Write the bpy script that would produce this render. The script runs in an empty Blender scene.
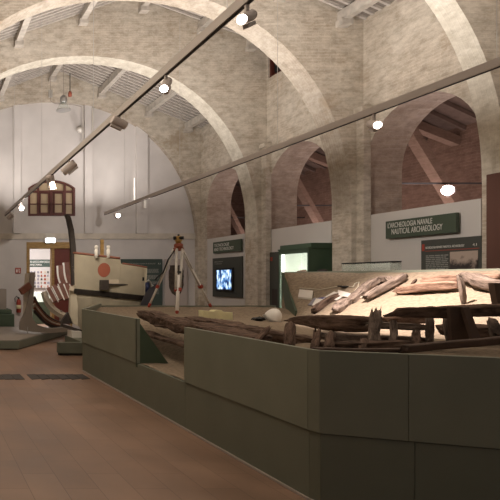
import bpy, bmesh, math, random
from mathutils import Vector, Matrix, noise
from mathutils.geometry import tessellate_polygon
random.seed(7)
S = bpy.context.scene
COL = S.collection
F = 540.0; EYE = 1.55; CX = -75.0; CY = 281.0
PI = math.pi
def P(px, py, Y): return Vector(((px-CX)*Y/F, Y, EYE-(py-CY)*Y/F))
def PX(px, py, X):
    Y = X*F/(px-CX); return Vector((X, Y, EYE-(py-CY)*Y/F))
def smooth(t):
    t = max(0, min(1, t)); return t*t*(3-2*t)
def lerp(a, b, t): return a+(b-a)*t

# ------------------------------------------------------------------ materials
def nodes(name):
    m = bpy.data.materials.new(name); m.use_nodes = True
    nt = m.node_tree; return m, nt, nt.nodes['Principled BSDF']
def mat(name, col, rough=.7, metal=0, var=.0, scale=8, bump=0, emit=None, es=0, spec=.4, stretch=(1,1,1)):
    m, nt, b = nodes(name)
    b.inputs['Base Color'].default_value = (*col, 1); b.inputs['Roughness'].default_value = rough
    b.inputs['Metallic'].default_value = metal; b.inputs['Specular IOR Level'].default_value = spec
    if emit: b.inputs['Emission Color'].default_value = (*emit, 1); b.inputs['Emission Strength'].default_value = es
    if var or bump:
        tc = nt.nodes.new('ShaderNodeTexCoord'); mp = nt.nodes.new('ShaderNodeMapping')
        mp.inputs['Scale'].default_value = stretch
        nt.links.new(tc.outputs['Object'], mp.inputs[0])
        n = nt.nodes.new('ShaderNodeTexNoise'); n.inputs['Scale'].default_value = scale; n.inputs['Detail'].default_value = 6
        nt.links.new(mp.outputs[0], n.inputs[0])
        if var:
            r = nt.nodes.new('ShaderNodeValToRGB')
            r.color_ramp.elements[0].position = .3; r.color_ramp.elements[1].position = .7
            r.color_ramp.elements[0].color = (*[c*(1-var) for c in col], 1)
            r.color_ramp.elements[1].color = (*[min(1, c*(1+var)) for c in col], 1)
            nt.links.new(n.outputs[0], r.inputs[0]); nt.links.new(r.outputs[0], b.inputs['Base Color'])
        if bump:
            bp = nt.nodes.new('ShaderNodeBump'); bp.inputs['Strength'].default_value = bump; bp.inputs['Distance'].default_value = .02
            nt.links.new(n.outputs[0], bp.inputs['Height']); nt.links.new(bp.outputs[0], b.inputs['Normal'])
    return m
def brickmat(name, c1, c2, mortar, patch, axis='XZ', bw=.26, bh=.075, msize=.008, pamt=.6, bump=.5, rough=.9, contrast=.5, stain=None):
    """old masonry: small courses half lost under patchy plaster"""
    m, nt, b = nodes(name); L = nt.links
    tc = nt.nodes.new('ShaderNodeTexCoord'); sp = nt.nodes.new('ShaderNodeSeparateXYZ'); cb = nt.nodes.new('ShaderNodeCombineXYZ')
    L.new(tc.outputs['Object'], sp.inputs[0])
    L.new(sp.outputs[axis[0]], cb.inputs[0]); L.new(sp.outputs[axis[1]], cb.inputs[1])
    br = nt.nodes.new('ShaderNodeTexBrick'); br.inputs['Scale'].default_value = 1
    br.inputs['Brick Width'].default_value = bw; br.inputs['Row Height'].default_value = bh
    br.inputs['Mortar Size'].default_value = msize; br.inputs['Mortar Smooth'].default_value = .5
    br.inputs['Color1'].default_value = (*c1, 1); br.inputs['Color2'].default_value = (*c2, 1); br.inputs['Mortar'].default_value = (*mortar, 1)
    n0 = nt.nodes.new('ShaderNodeTexNoise'); n0.inputs['Scale'].default_value = 3; n0.inputs['Detail'].default_value = 3
    L.new(tc.outputs['Object'], n0.inputs[0])
    vm = nt.nodes.new('ShaderNodeVectorMath'); vm.operation = 'MULTIPLY_ADD'; vm.inputs[1].default_value = (.05, .05, 0)
    L.new(n0.outputs['Color'], vm.inputs[0]); L.new(cb.outputs[0], vm.inputs[2]); L.new(vm.outputs[0], br.inputs['Vector'])
    n1 = nt.nodes.new('ShaderNodeTexNoise'); n1.inputs['Scale'].default_value = .9; n1.inputs['Detail'].default_value = 9; n1.inputs['Roughness'].default_value = .65
    L.new(tc.outputs['Object'], n1.inputs[0])
    r1 = nt.nodes.new('ShaderNodeValToRGB'); r1.color_ramp.elements[0].position = .42; r1.color_ramp.elements[1].position = .58
    r1.color_ramp.elements[0].color = (0, 0, 0, 1); r1.color_ramp.elements[1].color = (pamt, pamt, pamt, 1)
    L.new(n1.outputs[0], r1.inputs[0])
    mx = nt.nodes.new('ShaderNodeMixRGB'); L.new(r1.outputs[0], mx.inputs[0]); L.new(br.outputs['Color'], mx.inputs[1]); mx.inputs[2].default_value = (*patch, 1)
    n2 = nt.nodes.new('ShaderNodeTexNoise'); n2.inputs['Scale'].default_value = 9; n2.inputs['Detail'].default_value = 10; n2.inputs['Roughness'].default_value = .75
    mp = nt.nodes.new('ShaderNodeMapping'); mp.inputs['Scale'].default_value = (.45, .45, .9); L.new(tc.outputs['Object'], mp.inputs[0]); L.new(mp.outputs[0], n2.inputs[0])
    r2 = nt.nodes.new('ShaderNodeValToRGB'); r2.color_ramp.elements[0].position = .36; r2.color_ramp.elements[1].position = .6
    v = 1-contrast; r2.color_ramp.elements[0].color = (v, v*.97, v*.93, 1); r2.color_ramp.elements[1].color = (1.06, 1.06, 1.06, 1)
    L.new(n2.outputs[0], r2.inputs[0])
    m2 = nt.nodes.new('ShaderNodeMixRGB'); m2.blend_type = 'MULTIPLY'; m2.inputs[0].default_value = 1
    L.new(mx.outputs[0], m2.inputs[1]); L.new(r2.outputs[0], m2.inputs[2])
    out = m2
    if stain:   # rusty stains, patches of their own shape
        n3 = nt.nodes.new('ShaderNodeTexNoise'); n3.inputs['Scale'].default_value = 1.1; n3.inputs['Detail'].default_value = 8; n3.inputs['Roughness'].default_value = .7
        mp3 = nt.nodes.new('ShaderNodeMapping'); mp3.inputs['Location'].default_value = (3.1, 9.7, 4.4); L.new(tc.outputs['Object'], mp3.inputs[0]); L.new(mp3.outputs[0], n3.inputs[0])
        r3 = nt.nodes.new('ShaderNodeValToRGB'); r3.color_ramp.elements[0].position = .58; r3.color_ramp.elements[1].position = .68
        r3.color_ramp.elements[0].color = (0, 0, 0, 1); r3.color_ramp.elements[1].color = (.55, .55, .55, 1)
        L.new(n3.outputs[0], r3.inputs[0])
        m3 = nt.nodes.new('ShaderNodeMixRGB'); L.new(r3.outputs[0], m3.inputs[0]); L.new(m2.outputs[0], m3.inputs[1]); m3.inputs[2].default_value = (*stain, 1); out = m3
    L.new(out.outputs[0], b.inputs['Base Color']); b.inputs['Roughness'].default_value = rough; b.inputs['Specular IOR Level'].default_value = .15
    ad = nt.nodes.new('ShaderNodeMath'); ad.operation = 'MULTIPLY_ADD'; ad.inputs[1].default_value = 1.3
    L.new(n2.outputs[0], ad.inputs[0]); inv = nt.nodes.new('ShaderNodeMath'); inv.operation = 'MULTIPLY'; inv.inputs[1].default_value = -.4
    L.new(br.outputs['Fac'], inv.inputs[0]); L.new(inv.outputs[0], ad.inputs[2])
    bp = nt.nodes.new('ShaderNodeBump'); bp.inputs['Strength'].default_value = bump; bp.inputs['Distance'].default_value = .03
    L.new(ad.outputs[0], bp.inputs['Height']); L.new(bp.outputs[0], b.inputs['Normal'])
    return m
STONE = dict(c1=(.54,.475,.39), c2=(.50,.435,.355), mortar=(.585,.52,.435), patch=(.575,.52,.44), stain=(.30,.225,.145), contrast=.32, pamt=.95, bh=.06, bw=.24, bump=.3)
M = {}
M['stone_x'] = brickmat('stone_transverse', axis='XZ', **STONE)
M['stone_y'] = brickmat('stone_side', axis='YZ', **STONE)
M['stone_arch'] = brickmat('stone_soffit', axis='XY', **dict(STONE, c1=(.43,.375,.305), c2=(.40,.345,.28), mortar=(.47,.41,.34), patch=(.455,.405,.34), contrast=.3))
M['soffit'] = brickmat('whitewashed_soffit', (.60,.56,.47), (.54,.50,.42), (.62,.58,.5), (.62,.58,.5), axis='XY', contrast=.25, pamt=.5, bump=.4)
M['soffit_y'] = brickmat('pink_soffit', (.47,.37,.30), (.42,.33,.26), (.49,.40,.33), (.5,.41,.34), axis='XZ', contrast=.3)
M['strut'] = brickmat('strut_masonry', (.27,.18,.135), (.245,.165,.12), (.285,.19,.145), (.28,.185,.14), axis='XZ', contrast=.2)
M['aisle'] = brickmat('brown_brick', (.25,.155,.115), (.21,.13,.095), (.29,.195,.15), (.27,.17,.125), axis='YZ', contrast=.3)
M['plaster'] = mat('white_plaster', (.56,.53,.51), .9, var=.08, scale=1.3, bump=.15)
M['plaster_ledge'] = mat('cream_plaster', (.54,.49,.42), .9, var=.1, scale=4, bump=.2)
M['board_white'] = mat('white_board', (.56,.53,.50), .7, var=.02, scale=2)
M['sand'] = mat('sand', (.285,.225,.165), .97, var=.2, scale=26, bump=.6, spec=.1)
M['green'] = mat('grey_green_panel', (.215,.228,.18), .5, var=.05, scale=3, spec=.3)
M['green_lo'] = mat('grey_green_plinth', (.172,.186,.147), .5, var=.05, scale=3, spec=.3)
M['green_dk'] = mat('dark_green', (.075,.105,.07), .55, spec=.3)
M['green_case'] = mat('case_green', (.05,.085,.052), .45, spec=.35)
M['joint'] = mat('dark_joint', (.03,.032,.025), .8)
M['taupe'] = mat('taupe_lacquer', (.28,.24,.205), .55, var=.04, scale=3)
M['taupe_lt'] = mat('taupe_track', (.43,.375,.345), .45, spec=.4)
M['black'] = mat('black', (.015,.015,.015), .5)
M['cream'] = mat('cream_paint', (.66,.60,.48), .55, var=.05, scale=6)
M['cream_dk'] = mat('old_white_paint', (.52,.45,.36), .6, var=.1, scale=8)
M['darkwood'] = mat('dark_painted_wood', (.045,.036,.032), .55, var=.2, scale=10)
M['redwood'] = mat('red_brown_wood', (.20,.075,.048), .55, var=.2, scale=8)
M['maroon'] = mat('maroon_frame', (.085,.02,.014), .5)
M['maroon_lt'] = mat('maroon_door', (.14,.03,.02), .55, var=.1)
M['yellowwood'] = mat('yellow_wood', (.34,.21,.075), .6, var=.25, scale=6, stretch=(1,1,6))
M['red'] = mat('red_paint', (.33,.05,.03), .5)
M['brick_red'] = mat('brick_red_paint', (.30,.085,.05), .6)
M['alu'] = mat('pale_aluminium', (.62,.59,.54), .4, .3)
M['steel'] = mat('steel', (.5,.5,.5), .3, .9)
M['brass'] = mat('brass', (.5,.33,.12), .35, .8)
M['white'] = mat('white_plastic', (.85,.82,.77), .4)
M['paper'] = mat('paper', (.72,.67,.62), .8)
M['blue'] = mat('blue_folder', (.05,.055,.22), .5)
M['greyblue'] = mat('grey_folder', (.25,.24,.28), .6)
M['yellowblock'] = mat('pale_yellow_block', (.80,.75,.46), .8, var=.08)
M['rope'] = mat('pale_rope', (.55,.49,.4), .9)
M['panel_dk'] = mat('dark_info_panel', (.055,.058,.05), .5)
M['panel_green'] = mat('sign_green', (.055,.075,.05), .5)
M['panel_teal'] = mat('teal_grey_panel', (.045,.065,.055), .5)
M['text'] = mat('sign_text', (.62,.61,.57), .6)
M['textgrey'] = mat('small_text', (.26,.26,.24), .6)
M['glass_amber'] = mat('amber_pane', (.40,.30,.19), .35, var=.12, scale=3, emit=(.55,.38,.2), es=.05)
M['roofboard'] = mat('roof_board', (.20,.17,.145), .85, var=.2, scale=6)
M['batten'] = mat('pale_batten', (.45,.41,.37), .8, var=.15, scale=9)
M['beamwhite'] = mat('pale_rafter', (.45,.41,.36), .8, var=.2, scale=7)
M['aisleboard'] = mat('aisle_roof_board', (.16,.11,.085), .8, var=.2)
M['grate'] = mat('grate_metal', (.07,.06,.055), .6, .3)
M['head'] = mat('spot_housing', (.52,.45,.42), .4)
M['lamp_on'] = mat('lamp_glow', (1,1,1), .5, emit=(1,.93,.82), es=14)
M['lamp_hot'] = mat('lamp_glow_strong', (1,1,1), .5, emit=(1,.93,.95), es=40)
M['exit'] = mat('exit_glow', (1,1,1), .5, emit=(.8,.92,1), es=4)
M['caselight'] = mat('lit_case_back', (.8,.85,.75), .6, emit=(.93,1,.86), es=.5)
M['caselight_hot'] = mat('case_tube', (1,1,1), .5, emit=(.98,1,.95), es=3)
def glassmat(name, tint, alpha=.25):
    m, nt, b = nodes(name); b.inputs['Base Color'].default_value = (*tint, 1); b.inputs['Roughness'].default_value = .05
    b.inputs['Alpha'].default_value = alpha; return m
M['glass'] = glassmat('clear_glass', (.75,.85,.75), .22)
def woodmat(name, c1, c2, rough=.9):
    m, nt, b = nodes(name); L = nt.links
    tc = nt.nodes.new('ShaderNodeTexCoord')
    at = nt.nodes.new('ShaderNodeAttribute'); at.attribute_name = 'along'
    n = nt.nodes.new('ShaderNodeTexNoise'); n.inputs['Scale'].default_value = 1; n.inputs['Detail'].default_value = 8; n.inputs['Roughness'].default_value = .7
    mp = nt.nodes.new('ShaderNodeMapping'); mp.inputs['Scale'].default_value = (5, 45, 45)
    L.new(at.outputs['Vector'], mp.inputs[0]); L.new(mp.outputs[0], n.inputs[0])
    r = nt.nodes.new('ShaderNodeValToRGB'); r.color_ramp.elements[0].position = .35; r.color_ramp.elements[1].position = .65
    r.color_ramp.elements[0].color = (*c1, 1); r.color_ramp.elements[1].color = (*c2, 1)
    L.new(n.outputs[0], r.inputs[0]); L.new(r.outputs[0], b.inputs['Base Color'])
    bp = nt.nodes.new('ShaderNodeBump'); bp.inputs['Strength'].default_value = .9; bp.inputs['Distance'].default_value = .02
    L.new(n.outputs[0], bp.inputs['Height']); L.new(bp.outputs[0], b.inputs['Normal'])
    b.inputs['Roughness'].default_value = rough; b.inputs['Specular IOR Level'].default_value = .15
    return m
M['timber'] = woodmat('weathered_oak', (.03,.019,.014), (.22,.145,.11))
M['timber_red'] = woodmat('weathered_pine', (.12,.065,.045), (.46,.30,.22))
M['timber_grey'] = woodmat('grey_oak', (.05,.035,.028), (.32,.245,.20))
M['prop'] = mat('brown_support_board', (.075,.045,.032), .7, var=.15, scale=8)
def floormat():
    m, nt, b = nodes('cotto_floor'); L = nt.links
    tc = nt.nodes.new('ShaderNodeTexCoord'); mp = nt.nodes.new('ShaderNodeMapping'); mp.inputs['Rotation'].default_value = (0, 0, PI/2)
    L.new(tc.outputs['Object'], mp.inputs[0])
    br = nt.nodes.new('ShaderNodeTexBrick'); br.inputs['Scale'].default_value = 1; br.inputs['Brick Width'].default_value = .62; br.inputs['Row Height'].default_value = .26
    br.inputs['Mortar Size'].default_value = .004; br.inputs['Mortar Smooth'].default_value = .3
    br.inputs['Color1'].default_value = (.33,.205,.14,1); br.inputs['Color2'].default_value = (.285,.175,.12,1); br.inputs['Mortar'].default_value = (.215,.13,.09,1)
    L.new(mp.outputs[0], br.inputs['Vector'])
    n = nt.nodes.new('ShaderNodeTexNoise'); n.inputs['Scale'].default_value = 1.4; n.inputs['Detail'].default_value = 8; L.new(tc.outputs['Object'], n.inputs[0])
    r = nt.nodes.new('ShaderNodeValToRGB'); r.color_ramp.elements[0].position = .35; r.color_ramp.elements[1].position = .65
    r.color_ramp.elements[0].color = (.74,.74,.74,1); r.color_ramp.elements[1].color = (1.05,1.05,1.05,1); L.new(n.outputs[0], r.inputs[0])
    mx = nt.nodes.new('ShaderNodeMixRGB'); mx.blend_type = 'MULTIPLY'; mx.inputs[0].default_value = 1; L.new(br.outputs[0], mx.inputs[1]); L.new(r.outputs[0], mx.inputs[2])
    L.new(mx.outputs[0], b.inputs['Base Color'])
    r2 = nt.nodes.new('ShaderNodeValToRGB'); r2.color_ramp.elements[0].color = (.30,.30,.30,1); r2.color_ramp.elements[1].color = (.6,.6,.6,1); L.new(n.outputs[0], r2.inputs[0])
    L.new(r2.outputs[0], b.inputs['Roughness']); b.inputs['Specular IOR Level'].default_value = .5
    bp = nt.nodes.new('ShaderNodeBump'); bp.inputs['Strength'].default_value = .2; bp.inputs['Distance'].default_value = .004; bp.invert = True
    L.new(br.outputs['Fac'], bp.inputs['Height']); L.new(bp.outputs[0], b.inputs['Normal'])
    return m
M['floor'] = floormat()

# ------------------------------------------------------------------ mesh helpers
def link(name, bm, ms, parent=None, smoothf=False, loc=None):
    """bm in world space -> one object; if loc/parent is given the vertices are shifted so the origin sits there"""
    me = bpy.data.meshes.new(name)
    bmesh.ops.recalc_face_normals(bm, faces=bm.faces)
    bm.to_mesh(me); bm.free()
    if not isinstance(ms, (list, tuple)): ms = [ms]
    for m in ms: me.materials.append(M[m] if isinstance(m, str) else m)
    if smoothf:
        for p in me.polygons: p.use_smooth = True
    o = bpy.data.objects.new(name, me); COL.objects.link(o)
    if parent is not None:
        o.parent = parent
        w = world_loc(parent)
        me.transform(Matrix.Translation(-w))
    return o
def world_loc(o):
    v = Vector((0,0,0))
    while o is not None:
        v = v + Vector(o.location); o = o.parent
    return v
def thing(name, label, cat, loc, group=None):
    o = bpy.data.objects.new(name, None); COL.objects.link(o); o.location = loc; o.empty_display_size = .1
    return tag(o, label, cat, group)
def tag(o, label, cat, group=None, kind=None):
    o['label'] = label; o['category'] = cat
    if group: o['group'] = group
    if kind: o['kind'] = kind
    return o
def struct(name, bm, m, label=None, parent=None):
    o = link(name, bm, m, parent)
    if parent is None: o['kind'] = 'structure'
    if label: o['label'] = label
    return o
def B(): return bmesh.new()
def box(bm, a, b, mi=0):
    x0, y0, z0 = a; x1, y1, z1 = b
    vs = [bm.verts.new(p) for p in ((x0,y0,z0),(x1,y0,z0),(x1,y1,z0),(x0,y1,z0),(x0,y0,z1),(x1,y0,z1),(x1,y1,z1),(x0,y1,z1))]
    for f in ((0,3,2,1),(4,5,6,7),(0,1,5,4),(1,2,6,5),(2,3,7,6),(3,0,4,7)):
        fc = bm.faces.new([vs[i] for i in f]); fc.material_index = mi
    return bm
def bevel(bm, w=.004):
    bmesh.ops.bevel(bm, geom=list(bm.edges), offset=w, segments=1, affect='EDGES'); return bm
def frame_of(d):
    d = d.normalized(); up = Vector((0,0,1)) if abs(d.z) < .95 else Vector((0,1,0))
    s = d.cross(up).normalized(); u = s.cross(d).normalized(); return d, s, u
def tube(bm, pts, r, n=10, mi=0, cap=True):
    pts = [Vector(p) for p in pts]; rs = r if isinstance(r, (list, tuple)) else [r]*len(pts)
    rings = []
    for i, p in enumerate(pts):
        d = (pts[min(i+1, len(pts)-1)]-pts[max(i-1, 0)]); d, s, u = frame_of(d)
        rings.append([bm.verts.new(p+(s*math.cos(a)+u*math.sin(a))*rs[i]) for a in [2*PI*k/n for k in range(n)]])
    for a, b in zip(rings, rings[1:]):
        for k in range(n):
            f = bm.faces.new([a[k], a[(k+1)%n], b[(k+1)%n], b[k]]); f.material_index = mi
    if cap:
        for rg in (rings[0], rings[-1]):
            f = bm.faces.new(rg); f.material_index = mi
    return bm
def bar(bm, a, b, w, h, mi=0, up=None):
    """rectangular bar from a to b; w sideways, h along up"""
    a = Vector(a); b = Vector(b); d = (b-a).normalized()
    up = Vector(up) if up else (Vector((0,0,1)) if abs(d.z) < .95 else Vector((0,1,0)))
    s = d.cross(up).normalized(); u = s.cross(d).normalized()
    vs = []
    for p in (a, b):
        for i, j in ((-1,-1),(1,-1),(1,1),(-1,1)): vs.append(bm.verts.new(p+s*i*w/2+u*j*h/2))
    for f in ((0,1,2,3),(7,6,5,4),(0,4,5,1),(1,5,6,2),(2,6,7,3),(3,7,4,0)):
        fc = bm.faces.new([vs[i] for i in f]); fc.material_index = mi
    return bm
def prism(bm, loops, to3, t0, t1, mi=0, mis=None, holes_mi=None):
    """2-D outline with holes, extruded between t0 and t1; to3(u,v,t)"""
    ls = [[Vector((u, v, 0)) for u, v in lp] for lp in loops]
    tris = tessellate_polygon(ls); flat = [p for l in ls for p in l]
    A = [bm.verts.new(to3(p.x, p.y, t0)) for p in flat]; C = [bm.verts.new(to3(p.x, p.y, t1)) for p in flat]
    for t in tris:
        for V in (A, C):
            try: f = bm.faces.new([V[i] for i in t]); f.material_index = mi
            except ValueError: pass
    k = 0
    for li, l in enumerate(ls):
        n = len(l)
        for i in range(n):
            j = (i+1) % n
            f = bm.faces.new([A[k+i], A[k+j], C[k+j], C[k+i]])
            if mis: f.material_index = mis(li, i)
            else: f.material_index = mi
        k += n
    return bm
XZ = lambda u, v, t: (u, t, v)
YZ = lambda u, v, t: (t, u, v)
XY = lambda u, v, t: (u, v, t)
def lathe(bm, c, prof, n=20, axis=Vector((0,0,1)), mi=0):
    d, s, u = frame_of(axis); rings = []
    for r, z in prof:
        rings.append([bm.verts.new(Vector(c)+d*z+(s*math.cos(2*PI*k/n)+u*math.sin(2*PI*k/n))*max(r, 1e-4)) for k in range(n)])
    for a, b in zip(rings, rings[1:]):
        for k in range(n):
            f = bm.faces.new([a[k], a[(k+1)%n], b[(k+1)%n], b[k]]); f.material_index = mi
    for rg in (rings[0], rings[-1]):
        f = bm.faces.new(rg); f.material_index = mi
    return bm
def text_bm(txt, size, to3, italic=False, spacing=1.0, bold=.0):
    """letters as thin solid mesh; to3 maps (u,v,depth)"""
    cu = bpy.data.curves.new('t', 'FONT'); cu.body = txt; cu.size = size; cu.extrude = .002; cu.offset = bold; cu.space_character = spacing
    if italic: cu.shear = .3
    o = bpy.data.objects.new('t', cu); COL.objects.link(o)
    dg = bpy.context.evaluated_depsgraph_get(); me = bpy.data.meshes.new_from_object(o.evaluated_get(dg))
    bpy.data.objects.remove(o)
    bm = B(); bm.from_mesh(me); bpy.data.meshes.remove(me)
    for v in bm.verts: v.co = Vector(to3(v.co.x, v.co.y, v.co.z))
    return bm

# ------------------------------------------------------------------ the building
XR = 8.8; XL = -.7; CXN = 4.05; YB = 17.4
def superarc(cx, cz, R, n=2.12, k=48):
    out = []
    for i in range(k+1):
        a = PI*i/k; c = math.cos(a); s = math.sin(a)
        out.append((cx - R*math.copysign(abs(c)**(2/n), c), cz + R*abs(s)**(2/n)))
    return out            # left -> right
def diaphragm(name, y0, y1, cx, cz, R, label, top=9.6, sof='soffit'):
    arc = superarc(cx, cz, R)
    loop = [(XL, 0), (arc[0][0], 0)] + arc + [(arc[-1][0], 0), (XR, 0), (XR, top), (XL, top)]
    na = len(arc)
    bm = prism(B(), [loop], XZ, y0, y1, 0, mis=lambda li, i: 1 if 2 <= i <= na else 0)
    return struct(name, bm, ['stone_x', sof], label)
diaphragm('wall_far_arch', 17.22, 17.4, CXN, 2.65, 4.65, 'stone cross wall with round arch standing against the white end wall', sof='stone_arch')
diaphragm('wall_middle_arch', 13.9, 14.4, CXN, 2.83, 4.51, 'stone cross wall with the brightly whitewashed arch, in the middle distance')
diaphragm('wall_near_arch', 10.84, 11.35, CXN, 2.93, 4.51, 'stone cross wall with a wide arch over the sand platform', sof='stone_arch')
diaphragm('wall_front_arch', 7.95, 8.3, CXN, 3.05, 4.51, 'stone cross wall with the arch nearest to the viewer, cut by the top of the frame')
diaphragm('wall_entrance_arch', 4.55, 5.05, CXN, 3.05, 4.51, 'stone cross wall with an arch above the viewer')

# floor
struct('floor', box(B(), (XL-.3, -3, -.1), (14, 23, 0)), 'floor', 'brown terracotta tile floor')
# right side wall with its row of arches
def sidearch(y0, y1, z0=3.74, ratio=1.0, bottom=0):
    c = (y0+y1)/2; r = (y1-y0)/2
    return [(y0, bottom)] + [(c - r*math.cos(PI*i/20), z0 + r*ratio*math.sin(PI*i/20)) for i in range(21)] + [(y1, bottom)]
OPEN = [(2.3, 4.5), (5.42, 7.65), (8.53, 10.8), (11.68, 13.85), (14.85, 16.85)]
loop = [(-3, 0)]
arcs = {}
for y0, y1 in OPEN:
    loop += sidearch(y0, y1, 3.74 if y1 < 14 else 3.85)
loop += [(22, 0), (22, 9.6), (-3, 9.6)]
win = [(13.0, 6.74), (13.86, 6.74), (13.86, 7.6), (13.0, 7.6)]
nloop = len(loop)
bm = prism(B(), [loop, win], YZ, XR, XR+.74, 0, mis=lambda li, i: 1 if (li == 0 and 0 < i < nloop-4) else 0)
struct('wall_right', bm, ['stone_y', 'soffit_y'], 'tall stone side wall pierced by a row of round arches')
# slender pilasters beside the piers
for k, (ya, zt) in enumerate(((13.72, 4.95), (10.66, 4.9))):
    bm = box(B(), (XR-.14, ya, 0), (XR, ya+.18, zt)); box(bm, (XR-.2, ya-.04, zt), (XR, ya+.2, zt+.1))
    struct('trim_%d' % (k+1), bm, 'stone_y')
struct('wall_left', box(B(), (XL-.3, -3, 0), (XL, YB+.3, 9.6)), 'stone_y', 'stone side wall beside the viewer')
# end wall with door and window openings
DX0, DX1, DZ = P(26.5,0,YB).x, P(72,0,YB).x, 2.8
WX0, WX1 = P(28,0,YB).x, P(75,0,YB).x
WZ0 = P(0,216,YB).z; WZ1 = P(0,188,YB).z; WZT = P(0,180,YB).z
def warc(x0, x1, z1, zt, k=12):
    return [(lerp(x1, x0, i/k), z1 + (zt-z1)*math.sin(PI*i/k)**.8 if 0 < i < k else z1) for i in range(k+1)]
loop = [(XL, 0), (DX0, 0), (DX0, DZ), (DX1, DZ), (DX1, 0), (XR+.74, 0), (XR+.74, 9.6), (XL, 9.6)]
wloop = [(WX0, WZ0), (WX1, WZ0)] + warc(WX0, WX1, WZ1, WZT)
struct('wall_back', prism(B(), [loop, wloop], XZ, YB, YB+.35), 'plaster', 'white plastered end wall with arched window and doorway')
n = 3
for a, b in ((13, 20.5), (84, 91.5), (135.5, 146.5)):
    bm = box(B(), (P(a,0,YB).x, YB-.10, 3.08), (P(b,0,YB).x, YB, 7.2)); struct('trim_%d' % n, bm, 'plaster'); n += 1
bm = box(B(), (XL, YB-.05, 2.9), (XR, YB, 3.08)); struct('trim_%d' % n, bm, 'plaster_ledge', 'cream plaster ledge across the white end wall'); n += 1

# roofs
def roof(name, y0, y1, rx, rz, el, er, label):
    bm = B()
    # boards
    for (xa, za, xb, zb) in ((XL, el, rx, rz), (rx, rz, XR, er)):
        vs = [bm.verts.new(p) for p in ((xa,y0,za),(xb,y0,zb),(xb,y1,zb),(xa,y1,za),(xa,y0,za+.08),(xb,y0,zb+.08),(xb,y1,zb+.08),(xa,y1,za+.08))]
        for f in ((0,3,2,1),(4,5,6,7),(0,1,5,4),(1,2,6,5),(2,3,7,6),(3,0,4,7)): bm.faces.new([vs[i] for i in f])
        ny = int((y1-y0)/.17)
        for i in range(ny):
            y = y0+(i+.5)*(y1-y0)/ny
            bar(bm, (xa+.02, y, za-.02), (xb-.02, y, zb-.02), .05, .05, 1)
    o = struct(name, bm, ['roofboard', 'batten'], label)
    return o
BAYS = [('ceiling_far', 14.4, 17.22, 4.15, 8.30, 6.45, 6.45), ('ceiling_middle', 11.35, 13.9, 5.3, 8.9, 6.85, 7.65),
        ('ceiling_near', 8.3, 10.84, 4.2, 8.75, 6.8, 6.8), ('ceiling_front', 5.05, 7.95, 4.2, 8.75, 6.8, 6.8), ('ceiling_entrance', -3, 4.55, 4.2, 8.75, 6.8, 6.8)]
for (nm, y0, y1, rx, rz, el, er) in BAYS:
    roof(nm, y0, y1, rx, rz, el, er, 'underside of the boarded roof with pale battens')
    for x in (.8, 2.4, 4.05, 5.6, 7.1, 8.35):
        z = lerp(el, rz, (x-XL)/(rx-XL)) if x < rx else lerp(rz, er, (x-rx)/(XR-rx))
        bm = B(); bar(bm, (x, y0, z-.15), (x, y1, z-.15), .15, .2)
        for yy in (y0+.09, y1-.09): box(bm, (x-.11, yy-.09, z-.36), (x+.11, yy+.09, z-.24))
        struct('trim_%d' % n, bm, 'beamwhite', 'pale roof purlin running between the cross walls'); n += 1
# little high window in the right wall
bm = B(); 
fr = [(13.0,6.74),(13.86,6.74),(13.86,7.6),(13.0,7.6)]; inn = [(13.06,6.8),(13.06,7.54),(13.8,7.54),(13.8,6.8)]
prism(bm, [fr, inn], YZ, XR+.05, XR+.13)
box(bm, (XR+.05, 13.39, 6.8), (XR+.12, 13.45, 7.54)); 
w = struct('window_2', bm, 'maroon', 'small dark red framed window high in the stone wall')
struct('window_pane', box(B(), (XR+.14, 13.0, 6.74), (XR+.16, 13.86, 7.6)), 'black', None, w)
# aisle behind the arches
struct('wall_aisle', box(B(), (13, 1, 0), (13.3, 22, 7)), 'aisle', 'brown brick wall of the aisle behind the arches')
struct('wall_aisle_end', box(B(), (XR+.74, 22, 0), (13.3, 22.3, 9)), 'aisle')
struct('wall_aisle_front', box(B(), (XR+.74, 1, 0), (13.3, 1.3, 9)), 'aisle')
bm = B()
vs = [bm.verts.new(p) for p in ((XR+.74,1,6.9),(13.2,1,5.2),(13.2,22,5.2),(XR+.74,22,6.9))]; bm.faces.new(vs)
g = bmesh.ops.extrude_face_region(bm, geom=list(bm.faces))
for v in g['geom']:
    if isinstance(v, bmesh.types.BMVert): v.co.z += .1
for i in range(40):
    y = 2+i*.5; bar(bm, (XR+.76, y, 6.83), (13, y, 5.22), .07, .09, 1)
struct('ceiling_aisle', bm, ['aisleboard', 'aisleboard'], 'dark timber roof of the aisle')
for i, y in enumerate((12.0, 15.5, 18.5)):
    bm = B(); bar(bm, (XR+.74, y, 3.72), (13, y, 3.72), .035, .035)
    struct('trim_%d' % n, bm, 'grate', 'thin dark tie bar across the aisle'); n += 1
for i, (a, b) in enumerate(((P(408,128,12.6), P(447,192,12.6)), (P(296,182,15.6), P(330,243,15.6)), (P(229,210,18.6), P(247,245,18.6)))):
    bm = B(); d = (b-a); a2 = a-d*.35; b2 = b+d*.5; 
    if a2.x < XR+.76: a2 = a+d*((XR+.76-a.x)/d.x)
    if b2.x > 13: b2 = a+d*((13-a.x)/d.x)
    bar(bm, a2, b2, .25, .17 if i == 0 else .13, up=(1,0,1)); struct('trim_%d' % n, bm, 'strut', 'sloping masonry strut in the aisle behind the arches'); n += 1
for i, y in enumerate((13.2, 16.6)):
    bm = B(); bar(bm, (XR+.76, y, 6.3), (13, y, 4.95), .2, .2); struct('trim_%d' % n, bm, 'strut', 'brown roof beam of the aisle'); n += 1

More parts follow.
